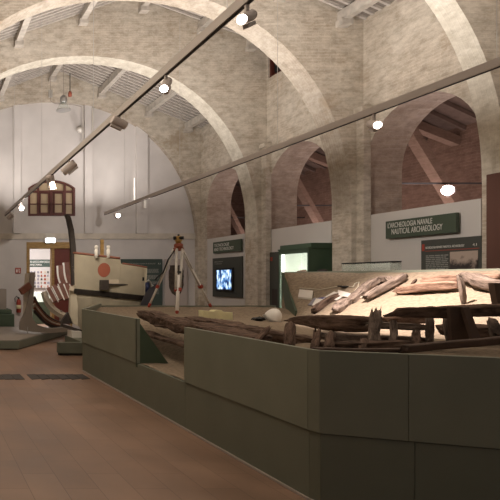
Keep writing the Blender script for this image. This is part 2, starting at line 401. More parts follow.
# end-wall window
bm = B()
inset = .07
inl = [(WX0+inset, WZ0+inset)] + list(reversed(warc(WX0+inset, WX1-inset, WZ1-.01, WZT-inset))) + [(WX1-inset, WZ0+inset)]
prism(bm, [wloop, inl], XZ, YB-.02, YB+.08)
def wx(c): return P(c/3.85,0,YB).x
def wz(c): return P(0,150+c/3.85,YB).z
def arcz(x):
    t = (x-WX0)/(WX1-WX0); return WZ1+(WZT-WZ1)*max(0, math.sin(PI*t))**.8
for c in (147, 250):
    box(bm, (wx(c)-.03, YB-.01, WZ0+.05), (wx(c)+.03, YB+.07, arcz(wx(c))-.03))
box(bm, (wx(198)-.045, YB-.01, WZ0+.05), (wx(198)+.045, YB+.07, wz(160)))
box(bm, (wx(196)-.02, YB-.01, wz(160)), (wx(196)+.02, YB+.07, WZT-.04))
box(bm, (WX0+.05, YB-.015, wz(160)-.035), (WX1-.05, YB+.07, wz(160)+.03))
box(bm, (WX0+.05, YB-.01, wz(208)-.015), (WX1-.05, YB+.06, wz(208)+.015))
for a, b in ((152, 190), (206, 246)):
    o4 = [(wx(a),WZ0+.07),(wx(b),WZ0+.07),(wx(b),wz(163)),(wx(a),wz(163))]; q = .04
    i4 = [(wx(a)+q,WZ0+.07+q),(wx(a)+q,wz(163)-q),(wx(b)-q,wz(163)-q),(wx(b)-q,WZ0+.07+q)]
    prism(bm, [o4, i4], XZ, YB-.015, YB+.05)
w = struct('window_1', bm, 'maroon', 'arched window with dark red frame high on the white end wall')
struct('window_pane', prism(B(), [wloop], XZ, YB+.09, YB+.11), 'glass_amber', None, w)

# doorway
bm = B()
box(bm, (DX0, YB-.03, DZ-.20), (DX1, YB+.3, DZ), 0)
box(bm, (DX0, YB-.03, 0), (DX0+.10, YB+.3, DZ-.2), 0)
xm = P(53,0,YB).x
box(bm, (xm-.03, YB+.02, 0), (xm+.05, YB+.28, DZ-.2), 0); box(bm, (DX1-.06, YB-.03, 0), (DX1, YB+.3, DZ-.2), 0)
d = struct('door_1', bm, 'yellowwood', 'yellow wood framed doorway in the white end wall')
bm = box(B(), (xm+.05, YB+.05, .01), (DX1-.06, YB+.11, DZ-.2)); 
struct('door_leaf', bm, 'maroon_lt', 'dark red door leaf', d)
# room beyond the door
bm = B(); struct('wall_room_back', box(B(), (1.0, 23, 0), (8.0, 23.2, 4.2)), 'plaster')
struct('wall_room_left', box(B(), (.8, YB+.35, 0), (1.0, 23.2, 4.2)), 'plaster'); struct('wall_room_right', box(B(), (8.0, YB+.35, 0), (8.2, 23.2, 4.2)), 'plaster')
struct('ceiling_room', box(B(), (.8, YB+.35, 4.2), (8.2, 23.2, 4.3)), 'plaster')

# ------------------------------------------------------------------ platform
TOP = 1.07; LED = .5
HX0 = 2.7
pf = thing('exhibition_platform', 'long grey green museum platform holding the sand and ship timbers', 'platform', (5, 6, 0))
def wallseg(name, a, b, z0, z1, t, m, label=None):
    """vertical panel from plan point a to b, thickness t to the left of a->b"""
    a = Vector((*a, 0)); b = Vector((*b, 0)); d = (b-a).normalized(); nrm = Vector((-d.y, d.x, 0))
    bm = B(); q = [a, b, b+nrm*t, a+nrm*t]
    lo = [bm.verts.new(p+Vector((0,0,z0))) for p in q]; hi = [bm.verts.new(p+Vector((0,0,z1))) for p in q]
    bm.faces.new(lo); bm.faces.new(hi)
    for i in range(4): bm.faces.new([lo[i], lo[(i+1)%4], hi[(i+1)%4], hi[i]])
    bevel(bm, .0015)
    o = link(name, bm, m, pf)
    if label: o['label'] = label
    return o
# outline (going away from the camera along the left side, then round)
FR0 = (2.72, 3.72)        # right end of the chamfer
FRA = (2.7, 3.81)         # left end of the chamfer
J1 = (3.17, 3.54); FR1 = (4.9, 2.85)
upper = [((2.7, 3.82), (2.7, 5.63)), ((2.7, 6.88), (2.7, 9.3)), ((2.7, 9.3), (3.72, 11.5))]
g = .0015
def seg(a, b, z0, z1, m, name='side_panel', off=0, lab=None):
    a = Vector(a); b = Vector(b); d = (b-a).normalized(); nrm = Vector((-d.y, d.x))
    a2 = a+d*g+nrm*off; b2 = b-d*g+nrm*off
    return wallseg(name, a2, b2, z0, z1, .04, m, lab)
# inside lies to the left when walking FR1 -> FR0 -> FRA?  keep thickness inward
def segin(a, b, *k, **kw): return seg(b, a, *k, **kw)
segin(FRA, (2.7, 5.63), LED, TOP, 'green'); segin((2.7, 6.88), (2.7, 9.3), LED, TOP, 'green', lab='panel left of the gap in the parapet'); segin((2.7, 9.3), (3.72, 11.5), LED, TOP, 'green')
seg(FRA, FR0, LED, TOP, 'green')
seg(FR0, J1, LED, TOP, 'green'); seg(J1, (3.62, 3.361), LED, TOP, 'green'); seg((3.62, 3.361), FR1, LED, TOP, 'green')
for a, b in (((2.7, 5.63), FRA), ((2.7, 7.5), (2.7, 5.63)), ((2.7, 9.3), (2.7, 7.5)), ((3.72, 11.5), (2.7, 9.3)), (FRA, FR0), (FR0, (3.205, 3.526)), ((3.205, 3.526), (3.68, 3.337)), ((3.68, 3.337), FR1)):
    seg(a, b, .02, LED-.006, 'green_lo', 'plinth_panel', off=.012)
for a, b in (((2.7, 9.3), FRA), (FRA, FR0), (FR0, FR1)):
    seg(a, b, 0, .02, 'taupe_lt', 'skirting', off=.0)
# back and right-hand sides
BK = [(6.63, 10.0), (7.6, 7.1), (8.0, 5.2), (8.1, 2.9)]
seg((7.45, 11.5), (3.72, 11.5), 0, 1.03, 'green', 'back_panel'); seg((6.66, 10.0), (7.45, 11.5), 0, 1.0, 'green', 'back_panel')
for a, b in zip(BK[1:], BK): seg(a, b, 0, 1.715, 'green', 'back_panel')
seg(FR1, (8.1, 2.85), 0, TOP, 'green', 'side_panel')
# retaining gussets
def gusset(pts, nrm, t, lab):
    bm = B(); nrm = Vector(nrm).normalized()*t
    A = [bm.verts.new(Vector(p)) for p in pts]; C = [bm.verts.new(Vector(p)+nrm) for p in pts]
    bm.faces.new(A); bm.faces.new(C)
    for i in range(len(pts)): bm.faces.new([A[i], A[(i+1)%len(pts)], C[(i+1)%len(pts)], C[i]])
    o = link('gusset', bm, 'green_dk', pf); o['label'] = lab
gusset([(2.7,6.89,LED-.05), (2.7,6.89,TOP), (3.14,6.89,LED-.05)], (0,1,0), .03, 'dark green triangular end plate beside the gap')
gusset([(6.60,10.0,.9), (6.60,10.0,1.715), (6.1,8.9,1.06), (6.1,8.9,.9)], (.9,-.4,0), .03, 'dark green triangular plate holding back the raised sand')

def xb(Y):
    pts = [(2.8, 8.1), (5.2, 8.0), (7.1, 7.6), (10.0, 6.63), (11.5, 7.45)]
    for (ya, xa), (yb_, x2) in zip(pts, pts[1:]):
        if Y <= yb_: return lerp(xa, x2, (Y-ya)/(yb_-ya))
    return 7.45
def xl(Y): return 2.74 if Y < 9.3 else 2.74+(Y-9.3)/2.2*1.02
def yf(X):
    return 3.82 if X < 2.72 else (3.77-(X-2.72)*.4 if X < 4.9 else 2.93)
def sandh(X, Y):
    h = .93 + .07*smooth((Y-10.2)/1.0)
    # hollow behind the gap
    inx = 1-smooth((X-3.1)/.75); iny = smooth((Y-5.1)/.5)*(1-smooth((Y-7.3)/1.1))
    h -= .43*inx*iny
    # banked sand along the right-hand wall
    if Y < 10:
        ed = xb(Y); run = lerp(.95, 2.3, smooth((9.2-Y)/2.2)); d = ed-X
        beyond = Y > 10-(6.63-X)/.45
        if X > 6.63 or not beyond:
            t = max(0, min(1, 1-d/run)); t = .75*t + .25*smooth(t)
            h += .77*t
    h += .14*smooth(1-math.hypot(X-6.2, Y-9.9)/1.5)
    h += .018*noise.noise(Vector((X*2.3, Y*2.3, 0))) + .008*noise.noise(Vector((X*9, Y*9, 3)))
    return min(h, 1.70)
bm = B(); NX, NY = 130, 190; gr = []
for i in range(NX+1):
    col = []
    for j in range(NY+1):
        xg = lerp(2.74, 8.05, i/NX); y0_ = yf(xg)
        Y = lerp(y0_+.03, 11.47, j/NY)
        X = lerp(xl(Y), xb(Y)-.03, i/NX)
        col.append(bm.verts.new((X, Y, sandh(X, Y))))
    gr.append(col)
for i in range(NX):
    for j in range(NY): bm.faces.new([gr[i][j], gr[i+1][j], gr[i+1][j+1], gr[i][j+1]])
sb = link('sand_bed', bm, 'sand', None, True)
tag(sb, 'beige sand filling the grey green platform around the ship timbers', 'sand', kind='stuff')
def hit(px, py, up=0.0):
    """where the line of sight meets the sand"""
    Y = 3.3
    while Y < 11.6:
        p = P(px, py, Y)
        if 2.7 < p.x < xb(Y)-.02 and p.z <= sandh(p.x, p.y)+.0: break
        Y += .01
    p = P(px, py, Y); p.z += up; return p

# ------------------------------------------------------------------ ship timbers
def timber(label, pts, w, h, m='timber', seed=0, taper=(.72, .72), rough=.25, group='weathered ship timbers on the sand', name='ship_timber', cat='timber', keep=False):
    pts = [Vector(p) for p in pts]
    ws = w if isinstance(w, (list, tuple)) else [w]*len(pts); hs = h if isinstance(h, (list, tuple)) else [h]*len(pts)
    L = [0]
    for a, b in zip(pts, pts[1:]): L.append(L[-1]+(b-a).length)
    N = max(12, int(L[-1]/.022)); base = sum(pts, Vector())/len(pts)
    bm = B(); la = bm.verts.layers.float_vector.new('along'); rings = []; n = 26
    for i in range(N+1):
        s = L[-1]*i/N; k = 0
        while k < len(pts)-2 and L[k+1] < s: k += 1
        t = (s-L[k])/(L[k+1]-L[k]); p = pts[k].lerp(pts[k+1], t)
        k0 = max(k-1, 0); dd = (pts[k+1]-pts[k]).normalized()
        if t > .5 and k+2 < len(pts): dd = dd.lerp((pts[k+2]-pts[k+1]).normalized(), t-.5)
        elif t < .5 and k > 0: dd = dd.lerp((pts[k]-pts[k-1]).normalized(), .5-t)
        dd, sd, u = frame_of(dd)
        W = lerp(ws[k], ws[k+1], t)/2; H = lerp(hs[k], hs[k+1], t)/2
        e = min(1, i/4); e2 = min(1, (N-i)/4)
        tp = lerp(taper[0], 1, e)*lerp(taper[1], 1, e2)
        rg = []
        for q in range(n):
            a = 2*PI*(q+.5)/n; c, sn = math.cos(a), math.sin(a)
            x = math.copysign(abs(c)**.45, c); z = math.copysign(abs(sn)**.45, sn)
            nz = noise.noise(Vector((s*2.6+seed*7.3, c*1.2, sn*1.2+seed)))*rough*.8 + noise.noise(Vector((s*16+seed, c*5, sn*5)))*rough*.55
            nz += rough*.75*noise.noise(Vector((s*1.6+seed, c*5.5, sn*5.5+seed*2)))+ (.5*rough*max(0, noise.noise(Vector((s*9+seed*2, c*2.2, sn*2.2)))))
            f = tp*(1+nz)
            off = Vector((0, 0, noise.noise(Vector((s*2.2, seed*3.1, 0)))*H*.5))
            v = bm.verts.new(p+off+sd*x*W*f+u*z*H*f + (dd*noise.noise(Vector((c*3.5, sn*3.5, seed)))*.08*(1 if i in (0, N) else .6 if i in (1, N-1) else 0)))
            v[la] = Vector((s+seed*3.7, c*H, sn*H)); rg.append(v)
        rings.append(rg)
    for a, b in zip(rings, rings[1:]):
        for q in range(n): bm.faces.new([a[q], a[(q+1)%n], b[(q+1)%n], b[q]])
    bm.faces.new(rings[0]); bm.faces.new(rings[-1])
    for v in bm.verts: v.co -= base
    o = link(name, bm, m, None, True); o.location = base
    return tag(o, label, cat, group)
def H(px, py, up=.05): return hit(px, py, up)
def kz(Y): return F/Y
# long hull edge along the left side of the platform
timber('long dark hull plank curving along the left edge of the platform above the gap',
       [PX(140,313,3.18), PX(150,316,3.24), PX(170,322,3.26), PX(186,327,3.28), PX(205,330,3.3), PX(230,334,3.3), PX(262,340,3.34)], [.14,.22,.26,.27,.28,.3,.3], [.10,.14,.15,.15,.13,.1,.1], 'timber', 1)
timber('thin lower plank under the long curved hull plank, seen through the gap',
       [PX(148,331.5,3.22), PX(156,336,3.2), PX(168,340,3.16), PX(186,345,3.12), PX(210,349,3.1)], [.14]*5, [.05]*5, 'timber', 2, rough=.15)
timber('broad split plank lying behind the long curved hull plank, beside the pale yellow block',
       [P(190,319,8.8), P(215,323,8.0), P(240,328,7.1), P(262,331,6.6)], [.3,.4,.38,.2], [.09]*4, 'timber', 3, rough=.3)
timber('rough log lying below the white helmet, behind the platform edge',
       [P(248,336,6.0), P(275,337,5.7), P(305,340,5.5), P(318,341,5.4)], [.2,.24,.2,.16], [.13,.13,.13,.1], 'timber', 4)
# big beams
timber('long reddish brown beam with a pointed left end, in the middle of the wreck',
       [P(286,321,6.3), P(300,321,6.1), P(322,321.5,5.9), P(348,323,5.7), P(374,324,5.6)], [.04,.1,.2,.24,.24], [.03,.09,.15,.18,.16], 'timber', 5, taper=(.2,.9), rough=.14)
timber('long pale edged stringer crossing under the reddish beam to the right',
       [P(322,336,5.0), P(350,338,5.0), P(385,340,4.95), P(426,340,4.9)], .12, .085, 'timber_grey', 6, rough=.15)
timber('long dark front beam running to the right edge of the picture, topmost in the wreck',
       [P(388,315.5,4.9), P(400,313,4.85), P(435,311,4.8), P(470,310.5,4.75), P(515,311,4.7)], [.08,.14,.17,.18,.18], [.05,.09,.1,.1,.11], 'timber', 7, taper=(.3,1), rough=.18)
timber('orange brown beam lit behind the upright ribs',
       [P(384,321,5.4), P(405,320.5,5.4), P(428,320,5.4)], .14, .085, 'timber_red', 8, rough=.12)
timber('grey split plank just under the orange brown beam',
       [P(368,325,5.15), P(395,326,5.1), P(425,327,5.1)], .1, .065, 'timber_grey', 9, rough=.18)
timber('added dark log standing in for shaded sand behind the leaning brown boards, right part of the wreck',
       [P(444,330,5.25), P(470,331,5.2), P(505,332,5.1)], .22, .13, 'timber', 10)  # log added where there is only sand in shade
timber('added dark log standing in for shade at the foot of the upright ribs',
       [P(322,345,4.75), P(365,345.5,4.7), P(410,344,4.65)], .16, .07, 'timber', 11, rough=.2)  # added to darken the shaded gap between the ribs
timber('long straight keel board along the front of the wreck, right part',
       [P(404,348.5,4.32), P(450,345,4.3), P(515,338,4.25)], .07, .062, 'prop', 12, taper=(1,1), rough=.03)
timber('thin dark board at the front of the wreck, left of the keel board',
       [P(318,349,4.5), P(360,350,4.45), P(404,350,4.4)], .08, .03, 'prop', 13, taper=(1,1), rough=.1)
# upright ribs
RIBS = [((255,343),(268,328),6,5.35,'timber','short rib stump leaning right, directly below the white helmet'),
        ((289,348),(291,325),10,5.0,'timber','stout rib stump with a notched head, left part of the wreck'),
        ((314,350),(317,331),7,4.8,'timber','rib stump near the left corner of the front panel'),
        ((328,351),(332,335),9,4.75,'timber','broad low rib stump, next to the right of the one at the panel corner'),
        ((362,350),(364,340),7,4.7,'timber','smallest low rib stump, just left of the tall ragged upright'),
        ((374,351),(376,311),9.5,4.85,'timber_grey','tall ragged upright timber with a splintered head, rising over the beams'),
        ((392,349),(394,322),6.5,4.8,'timber_grey','upright rib at the left end of the long dark front beam'),
        ((416,346),(417,331),7.5,4.75,'timber','short upright rib between two taller ones, near the keel board'),
        ((430,343),(429,313),6.5,4.9,'timber_grey','tall upright rib under the front beam, left one of a pair'),
        ((450,342),(446,313),5.5,4.9,'timber_grey','slim upright rib under the front beam, beside the brown board'),
        ((497,338),(492,321),9,4.8,'timber_grey','pale broken rib leaning at the right edge of the picture')]
for i, (a, b, wpx, Y, m, lab) in enumerate(RIBS):
    A = P(a[0], a[1], Y-.12); C = P(b[0], b[1], Y+.05); mid = A.lerp(C, .5)+Vector((.01*(-1)**i, 0, 0)); W = wpx*Y/F
    timber(lab, [A, A.lerp(C, .33), mid, C], [W*1.05, W*.95, W*.85, W*1.0], [W*.9, W*.8, W*.7, W*.7], m, 20+i, taper=(.8,.75), rough=.3, group='upright rib timbers of the wreck')
# splinters on the tall one's head are its own roughness; modern supports
def board(lab, quad, t, name='support_board'):
    bm = B(); A = [bm.verts.new(p) for p in quad]; C = [bm.verts.new(p+Vector((0, t, 0))) for p in quad]
    bm.faces.new(A); bm.faces.new(C)
    for i in range(4): bm.faces.new([A[i], A[(i+1)%4], C[(i+1)%4], C[i]])
    return tag(link(name, bm, 'prop'), lab, 'support', 'brown support boards in the wreck')
board('wide flat brown support board standing under the front beam', [P(452,343,4.62), P(470,342,4.62), P(463,307,4.6), P(450,307,4.6)], .03)
board('narrow brown support board leaning down to the right', [P(463,308,4.58), P(469,307,4.58), P(481,338,4.5), P(473,339,4.5)], .03)
board('brown post leaning at the right edge behind the front beam', [P(498,306,5.6), P(506,306,5.6), P(500,283,5.6), P(494,283,5.6)], .06)
# pieces on the banked sand
def lay(pix, up): return [hit(px, py, up) for px, py in pix]
timber('short dark stick lying on the papers', lay([(314,314),(325,306),(337,299)], .05), .1, .1, 'timber', 40, rough=.2)
timber('curved forked timber, left one of the crossed pair behind the sheets', lay([(336,314),(343,307),(352,303)], .05), [.13,.16,.13], .11, 'timber_grey', 41)  # paler wood on the crossed timbers stands in for lamp light on them
timber('arched timber bending over to the right above the curved forked timber', lay([(350,305),(359,297),(369,289),(380,284),(388,283),(391,287)], .06), [.11,.12,.12,.11,.10,.08], .09, 'timber_grey', 42)
timber('straight leaning timber, right one of the crossed pair', lay([(366,303),(377,297),(392,289),(405,281)], .08), .10, .09, 'timber_grey', 43, rough=.18)
timber('tiny dark splinter standing alone on the banked sand', lay([(412,285),(416,281)], .02), .03, .03, 'timber', 44)
timber('pinkish beam lying on the banked sand, left of the thin grey post', lay([(398,295),(420,294),(440,293),(458,292)], .07), [.12,.15,.13,.12], .12, 'timber_red', 45, rough=.14)
timber('low split plank lying parallel behind the pinkish beam', lay([(424,285),(440,285),(459,284)], .04), .09, .07, 'timber_red', 46, rough=.18)
timber('long pale plank at the very back of the banked sand', lay([(424,282),(450,280),(475,279),(500,280)], .04), .1, .07, 'timber_red', 47, rough=.15)
timber('thick grey hull timber bending down at the right, behind the thin post', lay([(462,283),(470,286),(480,290),(492,292),(508,293)], .09), [.1,.14,.16,.16,.16], [.1,.12,.14,.14,.14], 'timber_grey', 48)
timber('thin whitened post standing in front of the pinkish beam', [hit(464,304,0), hit(464,304,0)+Vector((-.02,.0,.16)), P(459.5,277,hit(464,304,0).y+.03)], [.055,.045,.055], .05, 'timber_grey', 49, rough=.3)

# ------------------------------------------------------------------ small things on the sand
def sheet(lab, pix, m, t=.012, lift=.01, name='paper_sheet', cat='paper', group='papers lying on the sand'):
    ps = [hit(px, py, lift) for px, py in pix]
    bm = B(); A = [bm.verts.new(p) for p in ps]; C = [bm.verts.new(p+Vector((0,0,t))) for p in ps]
    bm.faces.new(A); bm.faces.new(C)
    for i in range(len(ps)): bm.faces.new([A[i], A[(i+1)%len(ps)], C[(i+1)%len(ps)], C[i]])
    return tag(link(name, bm, m), lab, cat, group)
sheet('white stack of cards lying left of the other papers', [(298,299),(312,300.5),(313,293),(299.5,291.5)], 'paper', .03, name='card_stack', cat='cards', group=None) 
sheet('grey folder with a dark edge under the white sheets', [(308,306),(322,306),(330,300),(314,299)], 'greyblue', .012, name='folder', cat='folder', group=None)
sheet('blue edged folder between the grey folder and the front sheet', [(314,306),(327,304.5),(326,299),(317,300)], 'blue', .014, .02, name='folder', cat='folder', group=None)
sheet('white sheet lying in front on the blue folder', [(312,308.5),(322,307),(325,302.5),(316,301.5)], 'paper', .008, .045)
sheet('large white sheet in the middle of the papers', [(322,300),(337,301.5),(345,297),(334,293)], 'paper', .006, .02)
sheet('white sheet at the back right of the papers', [(337,298),(348,299),(352,296),(338,292)], 'paper', .006, .03)
pts = [hit(px, py, .012) for px, py in ((300,289),(309,289.5),(320,290.5),(329,289),(337,287.5),(343,287))]
tag(link('rope', tube(B(), pts, .012, 8), 'rope', None, True), 'pale rope lying across the banked sand to the dark trowel', 'rope')
c = hit(345,288,.02)
tr = thing('trowel', 'small dark oval hand tool lying at the end of the pale rope', 'tool', c)
bm = B(); bmesh.ops.create_uvsphere(bm, u_segments=14, v_segments=8, radius=1)
for v in bm.verts: v.co = c+Vector((v.co.x*.085, v.co.y*.045, v.co.z*.018))
link('blade', bm, 'black', tr, True)
link('handle', tube(B(), [c+Vector((-.07,-.02,.01)), c+Vector((-.15,-.05,.01))], .012), 'darkwood', tr)
pts = [hit(px, py, .015) for px, py in ((349,288),(353,288),(355,284.5),(359,283),(358,288),(355,292),(352,298))]
tag(link('wire', tube(B(), pts, .009, 8), 'rope', None, True), 'bent pale wire rising from the trowel towards the arched timber', 'wire')
pts = [hit(px, py, .02) for px, py in ((353,303),(360,299),(366,297),(372,300))]
tag(link('wire', tube(B(), pts, .009, 8), 'rope', None, True), 'white cord between the two crossed timbers', 'wire')
# helmet
c = hit(272, 321, -.01); R_ = .118
hm = thing('safety_helmet', 'white safety helmet lying on the sand', 'helmet', c)
bm = B(); bmesh.ops.create_uvsphere(bm, u_segments=24, v_segments=14, radius=1)
bmesh.ops.delete(bm, geom=[v for v in bm.verts if v.co.z < -.02], context='VERTS')
rot = Matrix.Rotation(math.radians(18), 3, 'Y')@Matrix.Rotation(math.radians(22), 3, 'X')
for v in bm.verts: v.co = c+Vector((0,0,.045))+rot@Vector((v.co.x*.112, v.co.y*.14, v.co.z*.17))
bmesh.ops.solidify(bm, geom=list(bm.faces), thickness=.004)
link('shell', bm, 'white', hm, True)
bm = B(); n_ = 28; r0 = []; r1 = []
for k in range(n_):
    a = 2*PI*k/n_; e = .016 + (.035 if math.sin(a) < -.3 else 0)
    r0.append(bm.verts.new(c+Vector((0,0,.045))+rot@Vector((math.cos(a)*.112, math.sin(a)*.14, 0)))); r1.append(bm.verts.new(c+Vector((0,0,.045))+rot@Vector((math.cos(a)*(.112+e), math.sin(a)*(.14+e), -.012))))
for k in range(n_): bm.faces.new([r0[k], r0[(k+1)%n_], r1[(k+1)%n_], r1[k]])
bmesh.ops.solidify(bm, geom=list(bm.faces), thickness=.004)
link('brim', bm, 'white', hm, True)
c = hit(260, 321, .0)
gl = thing('work_glove', 'crumpled black work glove lying against the white helmet', 'glove', c)
bm = B(); bmesh.ops.create_icosphere(bm, subdivisions=3, radius=1)
for v in bm.verts:
    f = 1+.6*noise.noise(v.co*2.2); v.co = c+Vector((v.co.x*.075*f, v.co.y*.06*f, .03+v.co.z*.035*f))
link('palm', bm, 'black', gl, True)
for k in range(4):
    b0 = c+Vector((-.05, -.035+.024*k, .03)); link('finger', tube(B(), [b0, b0+Vector((-.035,-.01,.014)), b0+Vector((-.065-.008*(k%2),-.02,-.008))], [.014,.013,.009], 8), 'black', gl, True)
# pale yellow model block
Yb = 8.7
bm = B()
x0, x1 = P(203.5,0,Yb).x, P(233,0,Yb).x; zb = sandh((x0+x1)/2, Yb)-.02
prof = [(x0,zb),(x1,zb),(x1,zb+.13),(x0+.33,zb+.14),(x0+.29,zb+.17),(x0+.2,zb+.17),(x0+.17,zb+.15),(x0,zb+.165)]
prism(bm, [prof], XZ, Yb, Yb+.16); bevel(bm, .004)
tag(link('foam_block', bm, 'yellowblock'), 'pale yellow stepped block lying on the sand right of the tripod', 'block')

# ------------------------------------------------------------------ surveyor's tripod
head = P(178.5, 246, 10.8)
tp = thing('survey_tripod', 'surveyor tripod with pale legs and red joints standing on the sand', 'tripod', (head.x, head.y, .95))
bm = B(); lathe(bm, head, [(.075,-.03),(.085,-.01),(.085,.03),(.06,.05)], 16); link('tripod_head', bm, 'brick_red', tp, True)
bm = B(); box(bm, head+Vector((-.09,-.05,-.10)), head+Vector((.09,.05,-.03))); bevel(bm, .01); link('hinge_block', bm, 'brick_red', tp)
lv = link('level_instrument', lathe(B(), head, [(.055,.05),(.055,.09),(.075,.1),(.075,.115)], 16), 'brass', tp, True)
bm = tube(B(), [head+Vector((-.075,.05,.16)), head+Vector((.08,-.05,.16))], [.04,.032], 14); link('telescope', bm, 'black', lv, True)
bm = box(B(), head+Vector((-.05,-.035,.115)), head+Vector((.05,.035,.2))); bevel(bm, .008); link('body', bm, 'brass', lv)
bm = tube(B(), [head+Vector((-.0,0,.2)), head+Vector((0,0,.235))], .02, 10); link('knob', bm, 'black', lv, True)
for (fx, fy, yy, offx) in ((148.5,307.5,11.1,-.07), (177,314,10.25,0), (211,307.5,11.1,.07)):
    ft = P(fx, fy, yy); ft.z = sandh(ft.x, ft.y) if ft.x > xl(ft.y) else ft.z
    tp0 = head+Vector((offx, -.04 if offx == 0 else .02, -.06)); d = ft-tp0
    side = Vector((1,0,0)) if offx == 0 else Vector((.75,.45,0))
    m0 = tp0+d*.64
    bm = B()
    for s in (-1, 1):
        tube(bm, [tp0+side*s*(.045 if offx else .055), m0+side*s*(.022 if offx else .04)], .016 if offx else .026, 8)
    leg = link('leg', bm, 'alu', tp, True)
    bm = tube(B(), [tp0+d*(.35 if offx else .42), ft-d*.04], .021 if offx else .032, 10); link('lower_tube', bm, 'white', leg, True)
    q = d.normalized(); bm = B(); bar(bm, m0-q*.035, m0+q*.035, .09 if offx else .13, .06); bevel(bm, .006); link('clamp', bm, 'red', leg)
    bm = tube(B(), [ft-q*.09, ft-q*.02, ft+q*.02], [.03,.03,.006], 10); link('foot', bm, 'red', leg, True)
    if offx == 0:
        bm = B(); bar(bm, tp0+d*.36+Vector((0,-.02,0)), tp0+d*.385+Vector((0,-.02,0)), .07, .03); link('strap', bm, 'black', leg)
a = head+Vector((-.09,0,-.1)); b_ = P(157.5,277,10.95)
link('cable', tube(B(), [a, a.lerp(b_,.3)+Vector((-.03,-.02,-.02)), a.lerp(b_,.7)+Vector((.0,-.03,-.07)), b_, P(155,280,10.95)], .014, 8), 'black', tp, True)

# ------------------------------------------------------------------ wall boards, signs, case
XW = XR-.02
def yx(px, X=XW): return X*F/(px-CX)
def wallZ(px, py, X=XW): return EYE-(py-CY)*yx(px, X)/F
ZT = EYE+.1486*XR
def to_right(X, y_left, z0):     # text frame on the right wall: u runs towards the camera (rightwards in view)
    return lambda u, v, t: (X-.003-t, y_left-u, z0+v)
BO = [('white board filling the lower part of the arch nearest the end wall', 14.87, 16.85), ('white board filling the arch behind the green display case', 11.70, 13.87), ('white board filling the arch under the nautical archaeology sign', 8.55, 10.8)]
for k, (lab, a, b) in enumerate(BO):
    struct('wall_panel_%d' % (k+1), box(B(), (XR+.005, a, 0), (XR+.06, b, ZT)), 'board_white', lab)
def signboard(lab, px0, px1, zt, zb, X, m, t=.04):
    y1, y0 = yx(px0, X), yx(px1, X)
    th = thing('sign', lab, 'sign', (X, (y0+y1)/2, zb))
    bm = box(B(), (X, y0, zb), (X+t, y1, zt)); bevel(bm, .003); link('sign_board', bm, m, th); return th, y0, y1
# nautical archaeology
XS = 8.72; z1 = EYE+60.5*yx(385.5,XS)/F; z0 = EYE+42.2*yx(385.5,XS)/F
s, y0, y1 = signboard('dark green sign with two lines of pale capitals on nautical archaeology', 385.5, 456, z1-.02, z0+.0, XS, 'panel_green', .06)
hgt = z1-z0; 
def fit(txt, size, width, x, yl, z, parent, m='text', italic=False, bold=.0, name='lettering'):
    bm = text_bm(txt, size, lambda u, v, t: (u, v, t), italic, 1.0, bold)
    us = [v.co.x for v in bm.verts]; sc = width/(max(us)-min(us)); u0 = min(us)
    for v in bm.verts: u, w, t = v.co; v.co = Vector((x-.002-t, yl-(u-u0)*sc, z+w))
    return link(name, bm, m, parent)
W_ = y1-y0
fit("L'ARCHEOLOGIA NAVALE", .135, W_*.655, XS, y1-W_*.04, z0+hgt*.56, s, bold=.0)
fit("NAUTICAL ARCHAEOLOGY", .145, W_*.73, XS, y1-W_*.10, z0+hgt*.20, s, bold=.0)
# technology sign
z1 = wallZ(213, 242.5, XS); z0 = wallZ(213, 253.5, XS)
s, y0, y1 = signboard('small dark green sign with pale capitals above the wall screen', 213, 240.5, z1+.0, z0, XS, 'panel_green', .06)
W_ = y1-y0; hgt = z1-z0
fit("TECNOLOGIE", .13, W_*.56, XS, y1-W_*.05, z0+hgt*.56, s, bold=.0)
fit("AND TECHNOLOGY", .13, W_*.72, XS, y1-W_*.05, z0+hgt*.2, s, bold=.0)
# dark panel with screen
XP = 8.76
y1, y0 = yx(212.5,XP), yx(242,XP); z1 = wallZ(212, 258.5, XP)
pn = thing('information_panel', 'dark panel with a lit video screen under the small green sign', 'panel', (XP, (y0+y1)/2, 1.08))
bm = box(B(), (XP, y0, 1.08), (XP+.035, y1, z1)); bevel(bm, .003); link('panel_board', bm, 'panel_dk', pn)
fit("DENDROCRONOLOGIA", .05, .45, XP, y1-.12, z1-.13, pn, 'textgrey'); fit("E TECNOLOGIA", .05, .4, XP, y1-.12, z1-.19, pn, 'textgrey')
def screenmat():
    m, nt, b = nodes('screen_picture'); L = nt.links
    tc = nt.nodes.new('ShaderNodeTexCoord'); mp = nt.nodes.new('ShaderNodeMapping'); mp.inputs['Scale'].default_value = (1, 5, 2.2)
    n1 = nt.nodes.new('ShaderNodeTexNoise'); n1.inputs['Scale'].default_value = 2.6; n1.inputs['Detail'].default_value = 2
    L.new(tc.outputs['Object'], mp.inputs[0]); L.new(mp.outputs[0], n1.inputs[0])
    r = nt.nodes.new('ShaderNodeValToRGB'); e = r.color_ramp.elements
    e[0].position = .40; e[0].color = (.005,.02,.09,1); e[1].position = .6; e[1].color = (.75,.92,1,1)
    k = e.new(.5); k.color = (.08,.25,.6,1)
    L.new(n1.outputs[0], r.inputs[0]); L.new(r.outputs[0], b.inputs['Emission Color']); b.inputs['Emission Strength'].default_value = 1.1
    b.inputs['Base Color'].default_value = (.01,.01,.02,1); return m
M['screen'] = screenmat()
XQ = 8.70
ya, yb2 = yx(216.5,XQ), yx(231.2,XQ); za = wallZ(216.5,270.2,XQ); zb = wallZ(216.5,289,XQ)
bm = box(B(), (XQ, yb2-.05, zb-.06), (XP, ya+.05, za+.06)); bevel(bm, .008); sc = link('screen_case', bm, 'black', pn)
link('screen', box(B(), (XQ-.004, yb2, zb), (XQ, ya, za)), 'screen', sc)
# tiny label at the foot
yl_ = yx(235,XP)
